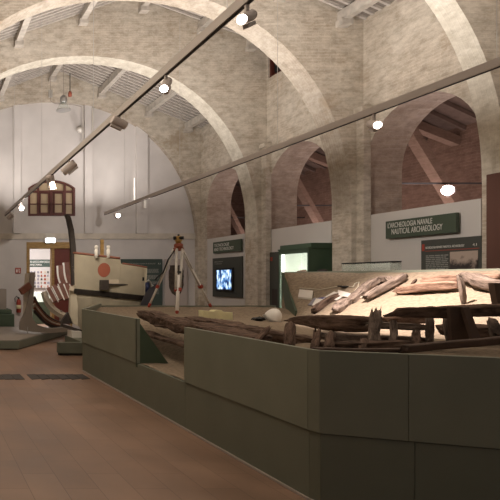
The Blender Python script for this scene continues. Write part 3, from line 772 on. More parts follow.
# info panel 4.1
y1, y0 = yx(421,XP), yx(481.5,XP); z1 = wallZ(421, 240.5, XP)
pn = thing('information_panel', 'grey information panel with red line, text block and old excavation photograph', 'panel', (XP, (y0+y1)/2, .8))
bm = box(B(), (XP, y0, .9), (XP+.035, y1, z1)); bevel(bm, .003); link('panel_board', bm, 'panel_dk', pn)
W_ = y1-y0
fit("ARCHEOLOGIA NAVALE / NAUTICAL ARCHAEOLOGY", .055, W_*.66, XP, y1-W_*.08, z1-.155, pn, 'text')
fit("4.1", .06, W_*.06, XP, y1-W_*.87, z1-.155, pn, 'text')
link('red_line', box(B(), (XP-.003, y0+.03, z1-.20), (XP, y1-W_*.08, z1-.19)), 'red', pn)
link('red_mark', box(B(), (XP-.003, y1-W_*.065, z1-.19), (XP, y1-W_*.02, z1-.07)), 'red', pn)
def textblock(parent, X, ya, yb_, zt, zb, lh=.032, m='textgrey', frontal=False, seed=1):
    rnd = random.Random(seed); bm = B(); z = zt
    while z > zb+lh*.6:
        y = ya
        while y > yb_+.03:
            w = min(rnd.uniform(.03, .11), y-yb_)
            if frontal: pass
            box(bm, (X-.003, y-w, z-lh*.55), (X, y, z)); y -= w+.014
        z -= lh
    o = link('text_block', bm, m, parent); o['kind'] = 'stuff'; return o
textblock(pn, XP, y1-W_*.09, y1-W_*.48, z1-.27, z1-.62)
def photomat(name, axis, c):
    m, nt, b = nodes(name); L = nt.links
    tc = nt.nodes.new('ShaderNodeTexCoord'); sp = nt.nodes.new('ShaderNodeSeparateXYZ'); L.new(tc.outputs['Object'], sp.inputs[0])
    n = nt.nodes.new('ShaderNodeTexNoise'); n.inputs['Scale'].default_value = 9; n.inputs['Detail'].default_value = 5; L.new(tc.outputs['Object'], n.inputs[0])
    mr = nt.nodes.new('ShaderNodeMapRange'); mr.inputs[1].default_value = c[0]; mr.inputs[2].default_value = c[1]; L.new(sp.outputs['Z'], mr.inputs[0])
    ad = nt.nodes.new('ShaderNodeMath'); ad.operation = 'MULTIPLY_ADD'; ad.inputs[1].default_value = .9; L.new(n.outputs[0], ad.inputs[0]); m6 = nt.nodes.new('ShaderNodeMath'); m6.operation = 'MULTIPLY'; m6.inputs[1].default_value = .7; L.new(mr.outputs[0], m6.inputs[0]); L.new(m6.outputs[0], ad.inputs[2])
    r = nt.nodes.new('ShaderNodeValToRGB'); e = r.color_ramp.elements; e[0].position = .75; e[0].color = (.03,.022,.02,1); e[1].position = .95; e[1].color = (.42,.33,.27,1)
    L.new(ad.outputs[0], r.inputs[0]); L.new(r.outputs[0], b.inputs['Base Color']); b.inputs['Roughness'].default_value = .6; return m
zo = .8
M['photo'] = photomat('old_photograph', 'YZ', (z1-.62-zo, z1-.25-zo))
ph = link('photograph', box(B(), (XP-.004, y0+W_*.05, z1-.66), (XP, y1-W_*.51, z1-.23)), 'photo', pn)
ph2 = link('photograph', box(B(), (XP-.004, y1-W_*.38, z1-.8), (XP, y1-W_*.09, z1-.65)), 'photo', pn)
# display case in second arch
XC0 = P(277.5, 0, 11.9).x
Yc0 = 11.72; Yc1 = 12.95; XC = 7.75
cs = thing('display_case', 'dark green display case with a lit glass front against the white board', 'display case', (8.2, 12.3, 0))
def cx_(px, Y): return P(px,0,Y).x
# case: left-facing glass front in the plane X=XC, green end facing the viewer
Yn = 11.58; xa = cx_(308.5, Yn); xb_ = cx_(332.6, Yn)       # near end panel 308-333
Yf = XC*F/(278.5+75) if False else 0
XCf = xa; Yfar = XCf*F/(278.5-CX)
ztop = P(0, 247, Yn).z
bm = box(B(), (XCf, Yn, 0), (xb_, Yn+.04, ztop)); bevel(bm, .003); link('end_panel', bm, 'green_case', cs)
bm = box(B(), (XCf, Yfar-.04, 0), (xb_, Yfar, ztop)); link('end_panel', bm, 'green_case', cs)
bm = box(B(), (XCf+.05, Yn-.06+.05, ztop), (xb_+.03, Yfar+.02, ztop+.09)); 
link('top_board', box(bm, (XCf-.02, Yn-.02, ztop-.03), (xb_+.0, Yfar, ztop)), 'green_case', cs)
zw = P(308, 252.5, Yn).z
link('header_panel', box(B(), (XCf, Yn+.04, zw), (XCf+.03, Yfar-.04, ztop-.03)), 'green_case', cs)
link('base', box(B(), (XCf, Yn+.04, 0), (xb_, Yfar-.04, .75)), 'green_case', cs)
link('lit_back', box(B(), (xb_-.03, Yn+.04, .75), (xb_, Yfar-.04, zw+.06)), 'caselight', cs)
link('lit_inner_side', box(B(), (XCf+.04, Yn+.041, .75), (xb_-.03, Yn+.055, zw+.05)), 'caselight', cs)
link('lit_inner_side', box(B(), (XCf+.04, Yfar-.06, .75), (xb_-.03, Yfar-.045, zw+.05)), 'caselight', cs)
link('light_tube', box(B(), (XCf+.03, Yfar-.12, .8), (XCf+.06, Yfar-.06, zw)), 'caselight_hot', cs)
link('shelf', box(B(), (XCf+.03, Yn+.05, 1.70), (xb_-.03, Yfar-.12, 1.72)), 'glass', cs)
link('glass_front', box(B(), (XCf+.005, Yn+.04, .75), (XCf+.015, Yfar-.04, zw)), 'glass', cs)
for k, (c_, m) in enumerate((('small red brown fragment on the case shelf, left one', 'brick_red'), ('small pale fragment on the case shelf, middle one', 'cream'), ('small dark fragment on the case shelf, right one', 'darkwood'))):
    cc = Vector((XCf+.25, Yfar-.45-k*.3, 1.76)); bm = B(); bmesh.ops.create_icosphere(bm, subdivisions=2, radius=1)
    for v in bm.verts:
        f = 1+.5*noise.noise(v.co*1.7+Vector((k*3,0,0))); v.co = cc+Vector((v.co.x*.1*f, v.co.y*.13*f, v.co.z*.045*f))
    tag(link('artefact', bm, m, None, True), c_, 'artefact', 'finds in the lit display case')
# dark narrow panel left of the case
y1, y0 = yx(269.5,XP), yx(276,XP)
pn = thing('information_panel', 'narrow dark panel with a red mark left of the display case', 'panel', (XP, 13.4, .5))
bm = box(B(), (XP, yx(279,XP), .7), (XP+.035, y1, wallZ(269.5,252.5,XP))); link('panel_board', bm, 'panel_dk', pn)
zt_ = wallZ(269.5,252.5,XP); link('red_mark', box(B(), (XP-.003, y1-.12, zt_-.22), (XP, y1-.04, zt_-.12)), 'red', pn)
link('picture', box(B(), (XP-.004, y1-.3, .95), (XP, y1-.1, 1.35)), 'photo', pn)
# low glass case behind the raised sand
gc = thing('glass_case', 'low glass topped case with a thin dark rim behind the banked sand', 'glass case', (8.13, 9.9, 0))
ga, gb, gx, gX, gz = 9.33, 10.42, 8.05, 8.22, 1.885
bm = B()
for p, q in (((gx,gb,gz),(gx,ga,gz)), ((gX,gb,gz),(gX,ga,gz)), ((gx,gb,gz),(gX,gb,gz)), ((gx,ga,gz),(gX,ga,gz))): bar(bm, p, q, .03, .02)
link('rim', bm, 'black', gc)
bm = B()
box(bm, (gx-.01,ga,1.1), (gx,gb,gz)); box(bm, (gX,ga,1.1), (gX+.01,gb,gz)); box(bm, (gx,ga,1.1), (gX,ga+.01,gz)); box(bm, (gx,gb-.01,1.1), (gX,gb,gz))
link('glass_box', bm, 'glass', gc); link('base', box(B(), (gx-.02,ga-.02,0), (gX+.02,gb+.02,1.1)), 'green_case', gc)
# dark red board on the near pier
bm = box(B(), (8.50, 7.3, 0), (8.55, 8.18, EYE+104*8.35/F)); bevel(bm, .004)
pn = tag(link('tall_panel', bm, mat('rust_brown_board', (.11,.045,.03), .6)), 'tall dark red brown board at the right edge of the picture', 'panel')

# panels on the end wall
YP = YB-.16
def backpanel(lab, px0, px1, py0, z0, m, name='information_panel'):
    a = P(px0, py0, YP); b = P(px1, py0, YP)
    t = thing(name, lab, 'panel', ((a.x+b.x)/2, YP, z0)); bm = box(B(), (a.x, YP, z0), (b.x, YP+.04, a.z)); bevel(bm, .003); link('panel_board', bm, m, t)
    return t, a.x, b.x, a.z
pn, xa_, xb2, zt_ = backpanel('dark teal information panel on the end wall behind the boat', 121, 162.5, 259, .55, 'panel_teal')
def fitX(txt, size, width, x, z, y, parent, m='text', name='lettering'):
    bm = text_bm(txt, size, lambda u, v, t: (u, v, t)); us = [v.co.x for v in bm.verts]; sc = width/(max(us)-min(us)); u0 = min(us)
    for v in bm.verts: u, w, t = v.co; v.co = Vector((x+(u-u0)*sc, y-.002-t, z+w))
    return link(name, bm, m, parent)
fitX("ARCHEOLOGIA SUBACQUEA / UNDERWATER ARCHAEOLOGY", .06, 1.0, xa_+.1, zt_-.17, YP, pn, 'textgrey'); fitX("3.1", .06, .07, xb2-.14, zt_-.17, YP, pn, 'text')
rnd = random.Random(4); bm = B(); z = zt_-.32
for blk in range(4):
    for r_ in range(5 if blk != 3 else 8):
        x = xb2-.55
        while x < xb2-.13:
            w = min(rnd.uniform(.03, .09), xb2-.12-x); box(bm, (x, YP-.003, z-.014), (x+w, YP, z)); x += w+.012
        z -= .026
    z -= .07
link('text_block', bm, 'textgrey', pn)['kind'] = 'stuff'
pn, xa_, xb2, zt_ = backpanel('grey panel with a tall brown photograph, on the end wall behind the tripod', 165, 187.5, 259, .55, 'taupe_lt')
bm = B(); rnd = random.Random(2)
Lp = []; Rp = []
for i in range(15):
    t = i/14; z = lerp(zt_-.2, .8, t); wv = .25*math.sin(PI*min(1, .15+t*1.1))**.3
    Lp.append(((xa_+xb2)/2-wv*.9-.03*rnd.random(), z)); Rp.append(((xa_+xb2)/2+wv*.9+.03*rnd.random(), z))
prism(bm, [Lp+Rp[::-1]], XZ, YP-.004, YP); link('photograph', bm, mat('brown_print', (.06,.042,.028), .7, var=.5, scale=9), pn)
# extinguisher & sign
e = P(19, 305, YP)
ex = thing('fire_extinguisher', 'red fire extinguisher hanging low on the white end wall', 'fire extinguisher', (e.x, YP, e.z-.25))
lathe_b = lathe(B(), (e.x, YP+.06, e.z-.25), [(.05,0),(.075,.015),(.075,.36),(.06,.41),(.025,.44)], 18); link('cylinder', lathe_b, 'red', ex, True)
link('valve', lathe(B(), (e.x, YP+.06, e.z+.19), [(.025,0),(.03,.02),(.02,.06)], 12), 'black', ex, True)
link('hose', tube(B(), [(e.x+.0, YP+.05, e.z+.22), (e.x-.08, YP+.03, e.z+.28), (e.x-.13, YP+.02, e.z+.22), (e.x-.12, YP+.02, e.z+.10)], .015, 8), 'black', ex, True)
link('label_band', lathe(B(), (e.x, YP+.06, e.z-.12), [(.0765,0),(.0765,.12)], 18), 'yellowblock', ex, True)
e = P(18.8, 270.5, YP)
sg = thing('fire_sign', 'small red square fire extinguisher sign on the white end wall', 'sign', (e.x, YP, e.z))
link('sign_plate', box(B(), (e.x-.09, YP+.13, e.z-.09), (e.x+.09, YP+.155, e.z+.09)), 'red', sg)
bm = B(); box(bm, (e.x-.055, YP+.125, e.z-.06), (e.x-.02, YP+.13, e.z+.03)); box(bm, (e.x-.045, YP+.125, e.z+.03), (e.x-.03, YP+.13, e.z+.06)); box(bm, (e.x+.02, YP+.125, e.z-.05), (e.x+.04, YP+.13, e.z+.06)); box(bm, (e.x+.02, YP+.125, e.z-.06), (e.x+.065, YP+.13, e.z-.035))
link('symbol', bm, 'white', sg)
e = P(50.6, 240.3, YB-.15)
es = thing('exit_light', 'small glowing white exit light above the doorway', 'exit light', tuple(e))
bm = box(B(), (e.x-.15, e.y, e.z-.07), (e.x+.15, e.y+.03, e.z+.07)); bevel(bm, .01); link('lit_plate', bm, 'exit', es)
link('housing', box(B(), (e.x-.16, e.y+.031, e.z-.08), (e.x+.16, e.y+.10, e.z+.08)), 'white', es)
# things in the room beyond
sgn = P(40, 263, 20.5); a = P(27,259.5,20.5); b_ = P(52,267,20.5)
t = thing('sign', 'grey sign with white lettering seen through the doorway', 'sign', (sgn.x, 20.5, b_.z))
link('sign_board', box(B(), (a.x-.4, 20.5, b_.z), (b_.x, 20.56, a.z)), 'panel_teal', t)
fitX("IMBARCAZIONI DELLA NAVIGAZIONE", .10, .82, P(28,0,20.5).x, P(0,262.8,20.5).z, 20.5, t); fitX("FLUVIALE E MARINA", .10, .52, P(28,0,20.5).x, P(0,265.6,20.5).z, 20.5, t)
a = P(33,270,22.9); b_ = P(54,288,22.9)
t = thing('picture_wall', 'pale board covered with small pictures seen through the doorway', 'picture board', ((a.x+b_.x)/2, 22.9, b_.z))
link('backing_board', box(B(), (a.x-.2, 22.9, b_.z), (b_.x+.3, 22.95, a.z)), 'board_white', t)
rnd = random.Random(3); mats_ = ['brick_red', 'panel_dk', 'taupe', 'cream_dk', 'greyblue']
for r_ in range(5):
    for c_ in range(8):
        x = a.x-.1+c_*.14; z = a.z-.09-r_*.15
        link('picture', box(B(), (x, 22.88, z-.045), (x+rnd.uniform(.05,.1), 22.9, z+.04)), mats_[rnd.randrange(5)], t)
t = thing('showcase', 'bright showcase on a dark green base seen through the doorway', 'display case', (P(43,0,19.5).x, 19.5, 0))
a = P(33,291,19.5); b_ = P(56,302,19.5)
link('base', box(B(), (a.x, 19.5, 0), (b_.x+.3, 20.2, b_.z)), 'green_dk', t)
link('lit_top', box(B(), (a.x+.15, 19.55, b_.z), (b_.x+.25, 20.15, a.z-.05)), 'caselight', t)

# ------------------------------------------------------------------ floor grate
for k, (a, b, lab) in enumerate(((-.55, 1.58, 'dark floor grating, left one beside the gap in the strip'), (1.68, 2.62, 'dark floor grating, right one reaching towards the platform'))):
    gt = thing('floor_grate', lab, 'grate', ((a+b)/2, 8.7, 0), 'floor gratings')
    nq = max(1, round((b-a)/.16)); 
    for i in range(nq):
        x = a+(b-a)*i/nq; w = (b-a)/nq-.008
        bm = B(); fy = 8.5 + (.0 if k else 0); prism(bm, [[(x,fy-.02),(x+w,fy+.05*k),(x+w,fy+.46),(x,fy+.42)]], XY, 0.001, .008)
        link('grate_tile', bm, 'grate', gt)

# ------------------------------------------------------------------ boat with red disc
YC = 12.45
def hb(s, zt):       # half breadth: s 0 at stem..1 aft, zt 0 keel..1 sheer
    return (.04+.52*math.sin(s*.94*PI/2)**.75)*(.12+.88*math.sin(max(0, zt)*.93*PI/2)**.8)
X0, X1 = P(74, 0, YC-.1).x, P(147, 0, YC-.55).x
def keelz(s): return P(0, 322, YC).z*(1-smooth(s*5)) + .36*smooth(s*5) if s < .2 else .36
def sheerz(s):
    px = lerp(74, 147, s)
    if px < 120: return P(0, lerp(253, 259, (px-77)/42), 12.0).z
    return P(0, lerp(264, 268, (px-122)/25), 12.0).z
def wale_z(s): return P(0, lerp(290, 297, s), 12.0).z
boat = thing('boat_model', 'cream painted wooden boat section with a red disc and tall dark stem post', 'boat', (4.2, YC, .3))
def skin(sideN, z_lo, z_hi, nu=26, nv=8, off=0, thick=.03):
    bm = B(); g_ = []
    for i in range(nu+1):
        s = i/nu; c_ = []
        for j in range(nv+1):
            z = lerp(z_lo(s), z_hi(s), j/nv); zt = (z-keelz(s))/(sheerz(s)-keelz(s)); y = YC-sideN*(hb(s, zt)+off)
            xx = lerp(X0, X1, s) - .10*(1-s)*(1-zt)*0
            c_.append(bm.verts.new((xx, y, z)))
        g_.append(c_)
    for i in range(nu):
        for j in range(nv): bm.faces.new([g_[i][j], g_[i+1][j], g_[i+1][j+1], g_[i][j+1]])
    bmesh.ops.solidify(bm, geom=list(bm.faces), thickness=thick)
    return bm
for sd in (1, -1):
    o = link('hull_side', skin(sd, keelz, lambda s: wale_z(s)), 'cream', boat)
    o = link('topside', skin(sd, lambda s: wale_z(s), sheerz, 60), 'cream', boat)
    o = link('wale', skin(sd, lambda s: wale_z(s)-.09, lambda s: wale_z(s)+.03, 26, 2, .035, .05), 'darkwood', boat)
    bm = B(); pts = []
    for i in range(25):
        s = i/24*.62; pts.append((lerp(X0, X1, s), YC-sd*hb(s, 1), sheerz(s)+.015))
    tube(bm, pts, .026, 8); link('gunwale', bm, 'redwood', boat, True)
    bm = B(); pts = []
    for i in range(15):
        s = .65+i/14*.35; pts.append((lerp(X0, X1, s), YC-sd*hb(s, 1), sheerz(s)+.012))
    tube(bm, pts, .018, 8); link('gunwale', bm, 'redwood', boat, True)
# deck and end bulkhead
bm = B(); 
for i in range(30):
    s0, s1 = i/30, (i+1)/30; za, zb = sheerz(s0)-.05, sheerz(s1)-.05
    bm.faces.new([bm.verts.new(q) for q in ((lerp(X0,X1,s0), YC-hb(s0,1), za), (lerp(X0,X1,s1), YC-hb(s1,1), zb), (lerp(X0,X1,s1), YC+hb(s1,1), zb), (lerp(X0,X1,s0), YC+hb(s0,1), za))])
link('deck', bm, 'cream_dk', boat)
bm = B(); lp = []
for j in range(13): zt = j/12; lp.append((YC-hb(1, zt), lerp(keelz(1), sheerz(1), zt)))
for j in range(13): zt = 1-j/12; lp.append((YC+hb(1, zt), lerp(keelz(1), sheerz(1), zt)))
prism(bm, [lp], YZ, X1-.03, X1); link('end_board', bm, 'cream', boat)
# stem post
st = [(66.5,214.5),(68.5,219),(71,230),(72.7,245),(73.5,262),(74.5,285),(73,300),(68,313),(64,325)]
wd = [4.5,4.5,5,5,5.2,5.5,5,5,7]
L_ = []; R2 = []
for (x, y), w in zip(st, wd): a = P(x-w/2, y, YC); b_ = P(x+w/2, y, YC); L_.append((a.x, a.z)); R2.append((b_.x, b_.z))
bm = prism(B(), [L_[:6]+R2[:6][::-1]], XZ, YC-.06, YC+.06); bevel(bm, .006); link('stem_post', bm, 'darkwood', boat)
a = [P(70,290,YC), P(77,290,YC), P(77,326,YC), P(69,321,YC)]
link('fore_stem', prism(B(), [[(p.x, p.z) for p in a]], XZ, YC-.07, YC+.07), 'cream', boat)
a = [P(67.5,312,YC), P(70,318,YC), P(72,323.5,YC), P(61,323.5,YC), P(62.5,319,YC)]
link('forefoot', prism(B(), [[(p.x, p.z) for p in a]], XZ, YC-.07, YC+.07), 'darkwood', boat)
bm = B(); bar(bm, P(61,325,YC), P(82,331.5,YC), .12, .07); bar(bm, P(82,331.5,YC), P(150,333,YC), .12, .07); link('keel', bm, 'darkwood', boat)
a = P(69,290,YC-.06); link('wale_end', bar(B(), P(69.5,288,YC-.12), P(74,289,YC-.14), .1, .1), 'cream_dk', boat)
# red disc
s_ = (P(105,0,12).x-X0)/(X1-X0)
dc = P(105, 270, YC-.43)
def onhull(x, z, off):
    s = (x-X0)/(X1-X0); zt = (z-keelz(s))/(sheerz(s)-keelz(s)); return Vector((x, YC-hb(s, zt)-off, z))
bm = B(); n_ = 28; A = [bm.verts.new(onhull(dc.x+.125*math.cos(2*PI*k/n_), dc.z+.16*math.sin(2*PI*k/n_), .005)) for k in range(n_)]
cc = bm.verts.new(onhull(dc.x, dc.z, .005)); 
for k in range(n_): bm.faces.new([A[k], A[(k+1)%n_], cc])
link('red_disc', bm, 'brick_red', boat)
# oar beam
q = onhull(P(101.5,0,12.0).x, P(0,284,12.0).z, .0)
bm = B(); box(bm, (q.x, q.y-.14, q.z-.13), (q.x+.17, q.y+.0, q.z+.09)); link('beam_end', bm, 'darkwood', boat)
bm = B(); box(bm, (q.x+.17, q.y-.13, q.z-.0), (q.x+.40, q.y-.03, q.z+.10)); link('beam_block', bm, 'cream_dk', boat)
bm = tube(B(), [(q.x+.17, q.y-.15, q.z-.01), (X1+.05, q.y-.15, q.z-.02)], .02, 8); link('pole', bm, 'darkwood', boat)
q = onhull(P(144,0,11.88).x, P(0,279,11.88).z, .004); link('port_hole', box(B(), (q.x-.02, q.y-.004, q.z-.04), (q.x+.02, q.y+.01, q.z+.04)), 'black', boat)
for px in (96.3, 108.3):
    q = P(px, 256, 12.05); bm = lathe(B(), q, [(.042,-.04),(.042,.13),(.03,.145),(.03,.165),(.042,.18),(.042,.22),(.03,.235)], 12); link('bollard', bm, 'white', boat, True)
q = P(102, 256, 12.5); link('post', box(B(), (q.x-.035, q.y-.03, q.z-.05), (q.x+.035, q.y+.03, q.z+.38)), 'yellowwood', boat)
# rudder blade and metal fitting at the stern
rd = [P(139,309,11.75), P(149,309,11.75), P(157,283,11.75), P(151,285,11.75), P(146,293,11.75)]
link('rudder', prism(B(), [[(p.x, p.z) for p in rd]], XZ, 11.75, 11.79), mat('rudder_grey', (.07,.07,.085), .5), boat)
q = P(147.5, 287, 11.80)
mf = link('metal_fitting', tube(B(), [q+Vector((0,0,-.12)), q+Vector((0,0,.1))], [.05,.045], 12), mat('dark_blue_metal', (.02,.03,.09), .3, .4), boat, True)
link('shackle', tube(B(), [q+Vector((-.03,-.05,.12)), q+Vector((.0,-.05,.15)), q+Vector((.04,-.05,.11)), q+Vector((.06,-.05,.0)), q+Vector((.1,-.05,.04))], .02, 8), 'steel', mf, True)
# its plinth
pl = thing('plinth', 'small dark green plinth under the bow of the cream boat', 'plinth', (3.05, 11.8, 0))
Lp_ = [(2.77,11.2),(3.38,11.2),(3.45,11.62),(3.85,12.0),(3.85,12.75),(3.30,12.75),(3.30,11.36),(2.77,11.36)]
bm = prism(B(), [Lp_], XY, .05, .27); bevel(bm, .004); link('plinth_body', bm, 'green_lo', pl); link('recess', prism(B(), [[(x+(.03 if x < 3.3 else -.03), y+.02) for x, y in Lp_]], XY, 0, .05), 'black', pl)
link('cradle', box(B(), (P(72,0,12.2).x, 12.2, .27), (P(81.5,0,12.2).x, 12.6, .41)), 'white', pl)
link('stern_cradle', box(B(), (4.2, 11.9, 0), (5.0, 12.9, .32)), 'green_dk', boat)

# ------------------------------------------------------------------ low stage at left with ship frames
sg_ = thing('low_stage', 'low taupe topped stage with green edge at the left', 'stage', (1.5, 13.6, 0))
A_ = [P(-73,350,12.13), P(19,350,12.13), P(70,334,15.8)]
ol = [(-.42, 12.13), (A_[1].x, 12.13), (A_[2].x, 15.8), (-.42, 15.8)]
prism(B(), [ol], XY, .0, .2)
link('side_band', prism(B(), [ol], XY, .03, .2), 'green_lo', sg_); ol2 = [(ol[0][0], ol[0][1]+.02), (ol[1][0]-.02, ol[1][1]+.02), (ol[2][0]-.03, ol[2][1]-.01), (ol[3][0], ol[3][1])]
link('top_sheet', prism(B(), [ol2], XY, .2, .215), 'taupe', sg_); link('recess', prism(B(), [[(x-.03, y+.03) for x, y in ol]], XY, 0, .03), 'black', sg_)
# stem frame
fm = thing('ship_frame_model', 'upright grey ship stem with curving keel and striped hull planks on the low stage', 'ship model', (2.2, 13.8, .215))
Y_ = 13.7
pts = [(30.5,273),(35.5,273),(34.5,285),(33.5,300),(32,312),(33,320),(38,326),(50,329.5),(72,327),(72,332),(50,334),(34,333),(19.5,330.5),(20,323),(25.5,312),(29.5,295)]
link('stem_plank', prism(B(), [[(P(x,y,Y_).x, P(x,y,Y_).z+.02) for x, y in pts]], XZ, Y_, Y_+.1), 'taupe', fm)
pts = [(22,313),(22.5,296),(24,273.5),(29.5,273),(28.5,300),(27,318)]
link('backing_plank', prism(B(), [[(P(x,y,Y_+.3).x, P(x,y,Y_+.3).z) for x, y in pts]], XZ, Y_+.12, Y_+.18), 'cream_dk', fm)
bm = B(); bar(bm, P(20.5,292,Y_-.1), P(30,285,Y_-.02), .1, .16); link('cross_beam', bm, 'redwood', fm)
link('rod', tube(B(), [P(27.5,333.5,Y_-.06), P(27.5,327,Y_-.06)], .012, 8), 'steel', fm)
def curve(pts, n=14):
    out = []
    P_ = [Vector(p) for p in pts]
    for i in range(len(P_)-1):
        p0 = P_[max(i-1,0)]; p1 = P_[i]; p2 = P_[i+1]; p3 = P_[min(i+2, len(P_)-1)]
        for k in range(n):
            t = k/n; out.append(.5*((2*p1)+(-p0+p2)*t+(2*p0-5*p1+4*p2-p3)*t*t+(-p0+3*p1-3*p2+p3)*t**3))
    out.append(P_[-1]); return out
def strake(pix, Ya, Yb_, w, h, m, name='plank', parent=None):
    N_ = len(pix); pts = curve([P(x, y, lerp(Ya, Yb_, i/(N_-1))) for i, (x, y) in enumerate(pix)], 6)
    bm = B()
    for a, b in zip(pts, pts[1:]): bar(bm, a, b+(b-a)*.08, w, h, up=(0,-.6,1))
    return link(name, bm, m, parent or fm)
for k, m in enumerate(('darkwood', 'redwood', 'cream_dk', 'redwood', 'darkwood')):
    o = k*2.3
    strake([(34,297+o*1.5),(38,305+o*1.1),(45,314+o*.9),(53,320+o*.7),(62,323.5+o*.5)], 14.1, 14.6-k*.03, .05, .075, m)
# rib cage
rc = thing('rib_cage_model', 'curved ship ribs with white edges and red faces beyond the grey stem', 'ship model', (4.1, 15.0, .215))
strake([(44,292),(47,301),(53,309),(60,314),(67,317)], 15.0, 14.7, .14, .13, 'cream_dk', 'rim_plank', rc)
for k, (a, b) in enumerate((((48,288.5),(55,302)), ((54,286),(61,300)), ((60,284),(66.5,299.5)), ((66,284),(71,298)))):
    A = P(a[0], a[1], 15.0); C = P(b[0], b[1], 14.8)
    bm = B(); bar(bm, A, C, .13, .12, up=(1,-.3,0)); r_ = link('rib', bm, 'redwood', rc)
    off = Vector((.08,-.06,.0)); bm = B(); bar(bm, A+off, C+off, .015, .025, up=(1,-.3,0)); bar(bm, A-off*.0+Vector((-.07,-.05,0)), C+Vector((-.07,-.05,0)), .015, .025, up=(1,-.3,0)); link('white_edge', bm, 'white', r_)
for k, (a, b, c_) in enumerate((((60,266),(61,278),(66,290)), ((66,263),(67.5,276),(71,288)))):
    pts = curve([P(*a, 15.3), P(*b, 15.2), P(*c_, 15.1)], 5)
    bm = B()
    for p, q in zip(pts, pts[1:]): bar(bm, p, q+(q-p)*.05, .14, .17, up=(1,-.3,0))
    r_ = link('tall_rib', bm, 'redwood', rc); bm = B()
    for p, q in zip(pts, pts[1:]): bar(bm, p+Vector((-.09,-.06,0)), q+Vector((-.09,-.06,0)), .03, .05, up=(1,-.3,0))
    link('white_edge', bm, 'white', r_)
link('cradle', box(B(), (P(50,0,15).x, 14.7, .215), (P(68,0,15).x, 15.2, .34)), 'taupe', rc)
link('cradle_post', box(B(), (P(58,0,15).x, 14.75, .34), (P(60,0,15).x, 14.85, .75)), 'taupe', rc)
# plinth with grey block at the far left
a = P(-40,0,16); 
pq = thing('plinth', 'dark green plinth with a grey block at the far left edge', 'plinth', (1.6, 16.5, 0))
bm = box(B(), (.2, 15.9, 0), (P(14.5,0,15.9).x, 17.15, P(0,314,15.9).z)); bevel(bm, .02); link('lower_tier', bm, 'green_dk', pq)
bm = box(B(), (.2, 16.0, P(0,314,15.9).z), (P(12,0,16).x, 17.1, P(0,309.5,16).z)); bevel(bm, .02); link('upper_tier', bm, 'green_dk', pq)
bm = box(B(), (.3, 16.1, P(0,309.5,16).z), (P(6.5,0,16.1).x, 17.0, P(0,289,16.1).z)); bevel(bm, .008)
tag(link('stone_block', bm, 'taupe'), 'grey rectangular block standing on the green plinth at the left edge', 'block')

# ------------------------------------------------------------------ tracks, spots and hanging things
def track(lab, a, b):
    t = thing('light_track', lab, 'light track', tuple(a)); d = (b-a).normalized()
    bm = B(); bar(bm, a, b, .05, .085); link('track_body', bm, 'taupe_lt', t)
    bm = B(); bar(bm, a+Vector((0,0,-.045)), b+Vector((0,0,-.045)), .025, .008); link('track_slot', bm, 'black', t)
    L0 = (b-a).length
    for k in range(4):
        p = a.lerp(b, (k+.5)/4); link('suspension_wire', tube(B(), [p+Vector((0,0,.04)), (p.x, p.y, 7.3)], .003, 5), 'steel', t)
    return t
LA = Vector((2.49, 16.8, EYE+66.5*16.8/F)); LB = Vector((2.49, 4.2, EYE+281*4.2/F)); LC = LA+(LB-LA)*1.12
RA = Vector((5.6, 16.8, EYE+67.5*16.8/F)); RB = Vector((5.6, 5.26, EYE+221*5.26/F-.02)); RC = RA+(RB-RA)*1.14
track('long left lighting track hanging under the arches', LA, LC)
track('long right lighting track hanging over the sand platform', RA, RC)
def spot(lab, pos, aim, on=True, r=.055, ln=.2, hot=False, group='track spotlights', drop=.13):
    """pos = point under the track; the head hangs from it"""
    t = thing('spotlight', lab, 'spotlight', tuple(pos), group); aim = Vector(aim).normalized()
    c = Vector(pos)+Vector((0,0,-drop))
    link('bracket', bar(B(), Vector(pos), c, .025, .025), 'taupe_lt', t)
    bm = lathe(B(), c-aim*ln*.5, [(r*.9,0),(r,.01),(r,ln-.004),(r*.93,ln)], 20, aim); h = link('housing', bm, 'head', t)
    bm = lathe(B(), c+aim*(ln*.5+.001), [(r*.86,0),(r*.86,.004)], 20, aim); link('lens', bm, ('lamp_hot' if hot else 'lamp_on') if on else 'white', h)
    d, s, u = frame_of(aim); e = c-u*(r+.02)
    link('gear_box', bar(B(), e-aim*ln*.45, e+aim*ln*.3, .04, .03, up=tuple(u)), 'taupe_lt', t)
    return c, aim
def onL(px): Y = LA.x*F/(px-CX); t = (Y-LA.y)/(LB.y-LA.y); return LA.lerp(LB, t)
def onR(px): Y = RA.x*F/(px-CX); t = (Y-RA.y)/(RB.y-RA.y); return RA.lerp(RB, t)
hang = Vector((0,0,-.045))
heads = []
heads.append(spot('lit spotlight largest and nearest on the left track', onL(247)+hang, (-.62,-.45,-.38), drop=.10, r=.042, ln=.19))
heads.append(spot('lit spotlight second from the near end of the left track', onL(166)+hang, (-.45,-.55,-.6), drop=.10, r=.045, ln=.19))
heads.append(spot('unlit looking spotlight third from the near end of the left track', onL(119)+hang, (.85,.1,-.35), False, drop=.08))
heads.append(spot('unlit looking spotlight fourth from the near end of the left track', onL(69)+hang, (-.6,.2,-.5), False, ln=.26, r=.07))
heads.append(spot('white spotlight hanging in front of the arched window', onL(51)+hang, (.25,.3,-.85), False, ln=.28, r=.08))
heads.append(spot('lit spotlight second from the far end of the left track', onL(21)+hang, (0,-.8,-.4), True, r=.07))
heads.append(spot('unlit looking spotlight at the far end of the left track', onL(10)+hang, (-.5,.4,-.5), False, r=.07))
heads.append(spot('lit spotlight in the middle of the right track, above the wide arch', onR(374)+hang, (-.3,-.9,-.35), True, r=.05))
heads.append(spot('lit spotlight at the far end of the right track', onR(117)+hang, (0,-.9,-.3), True, r=.07))
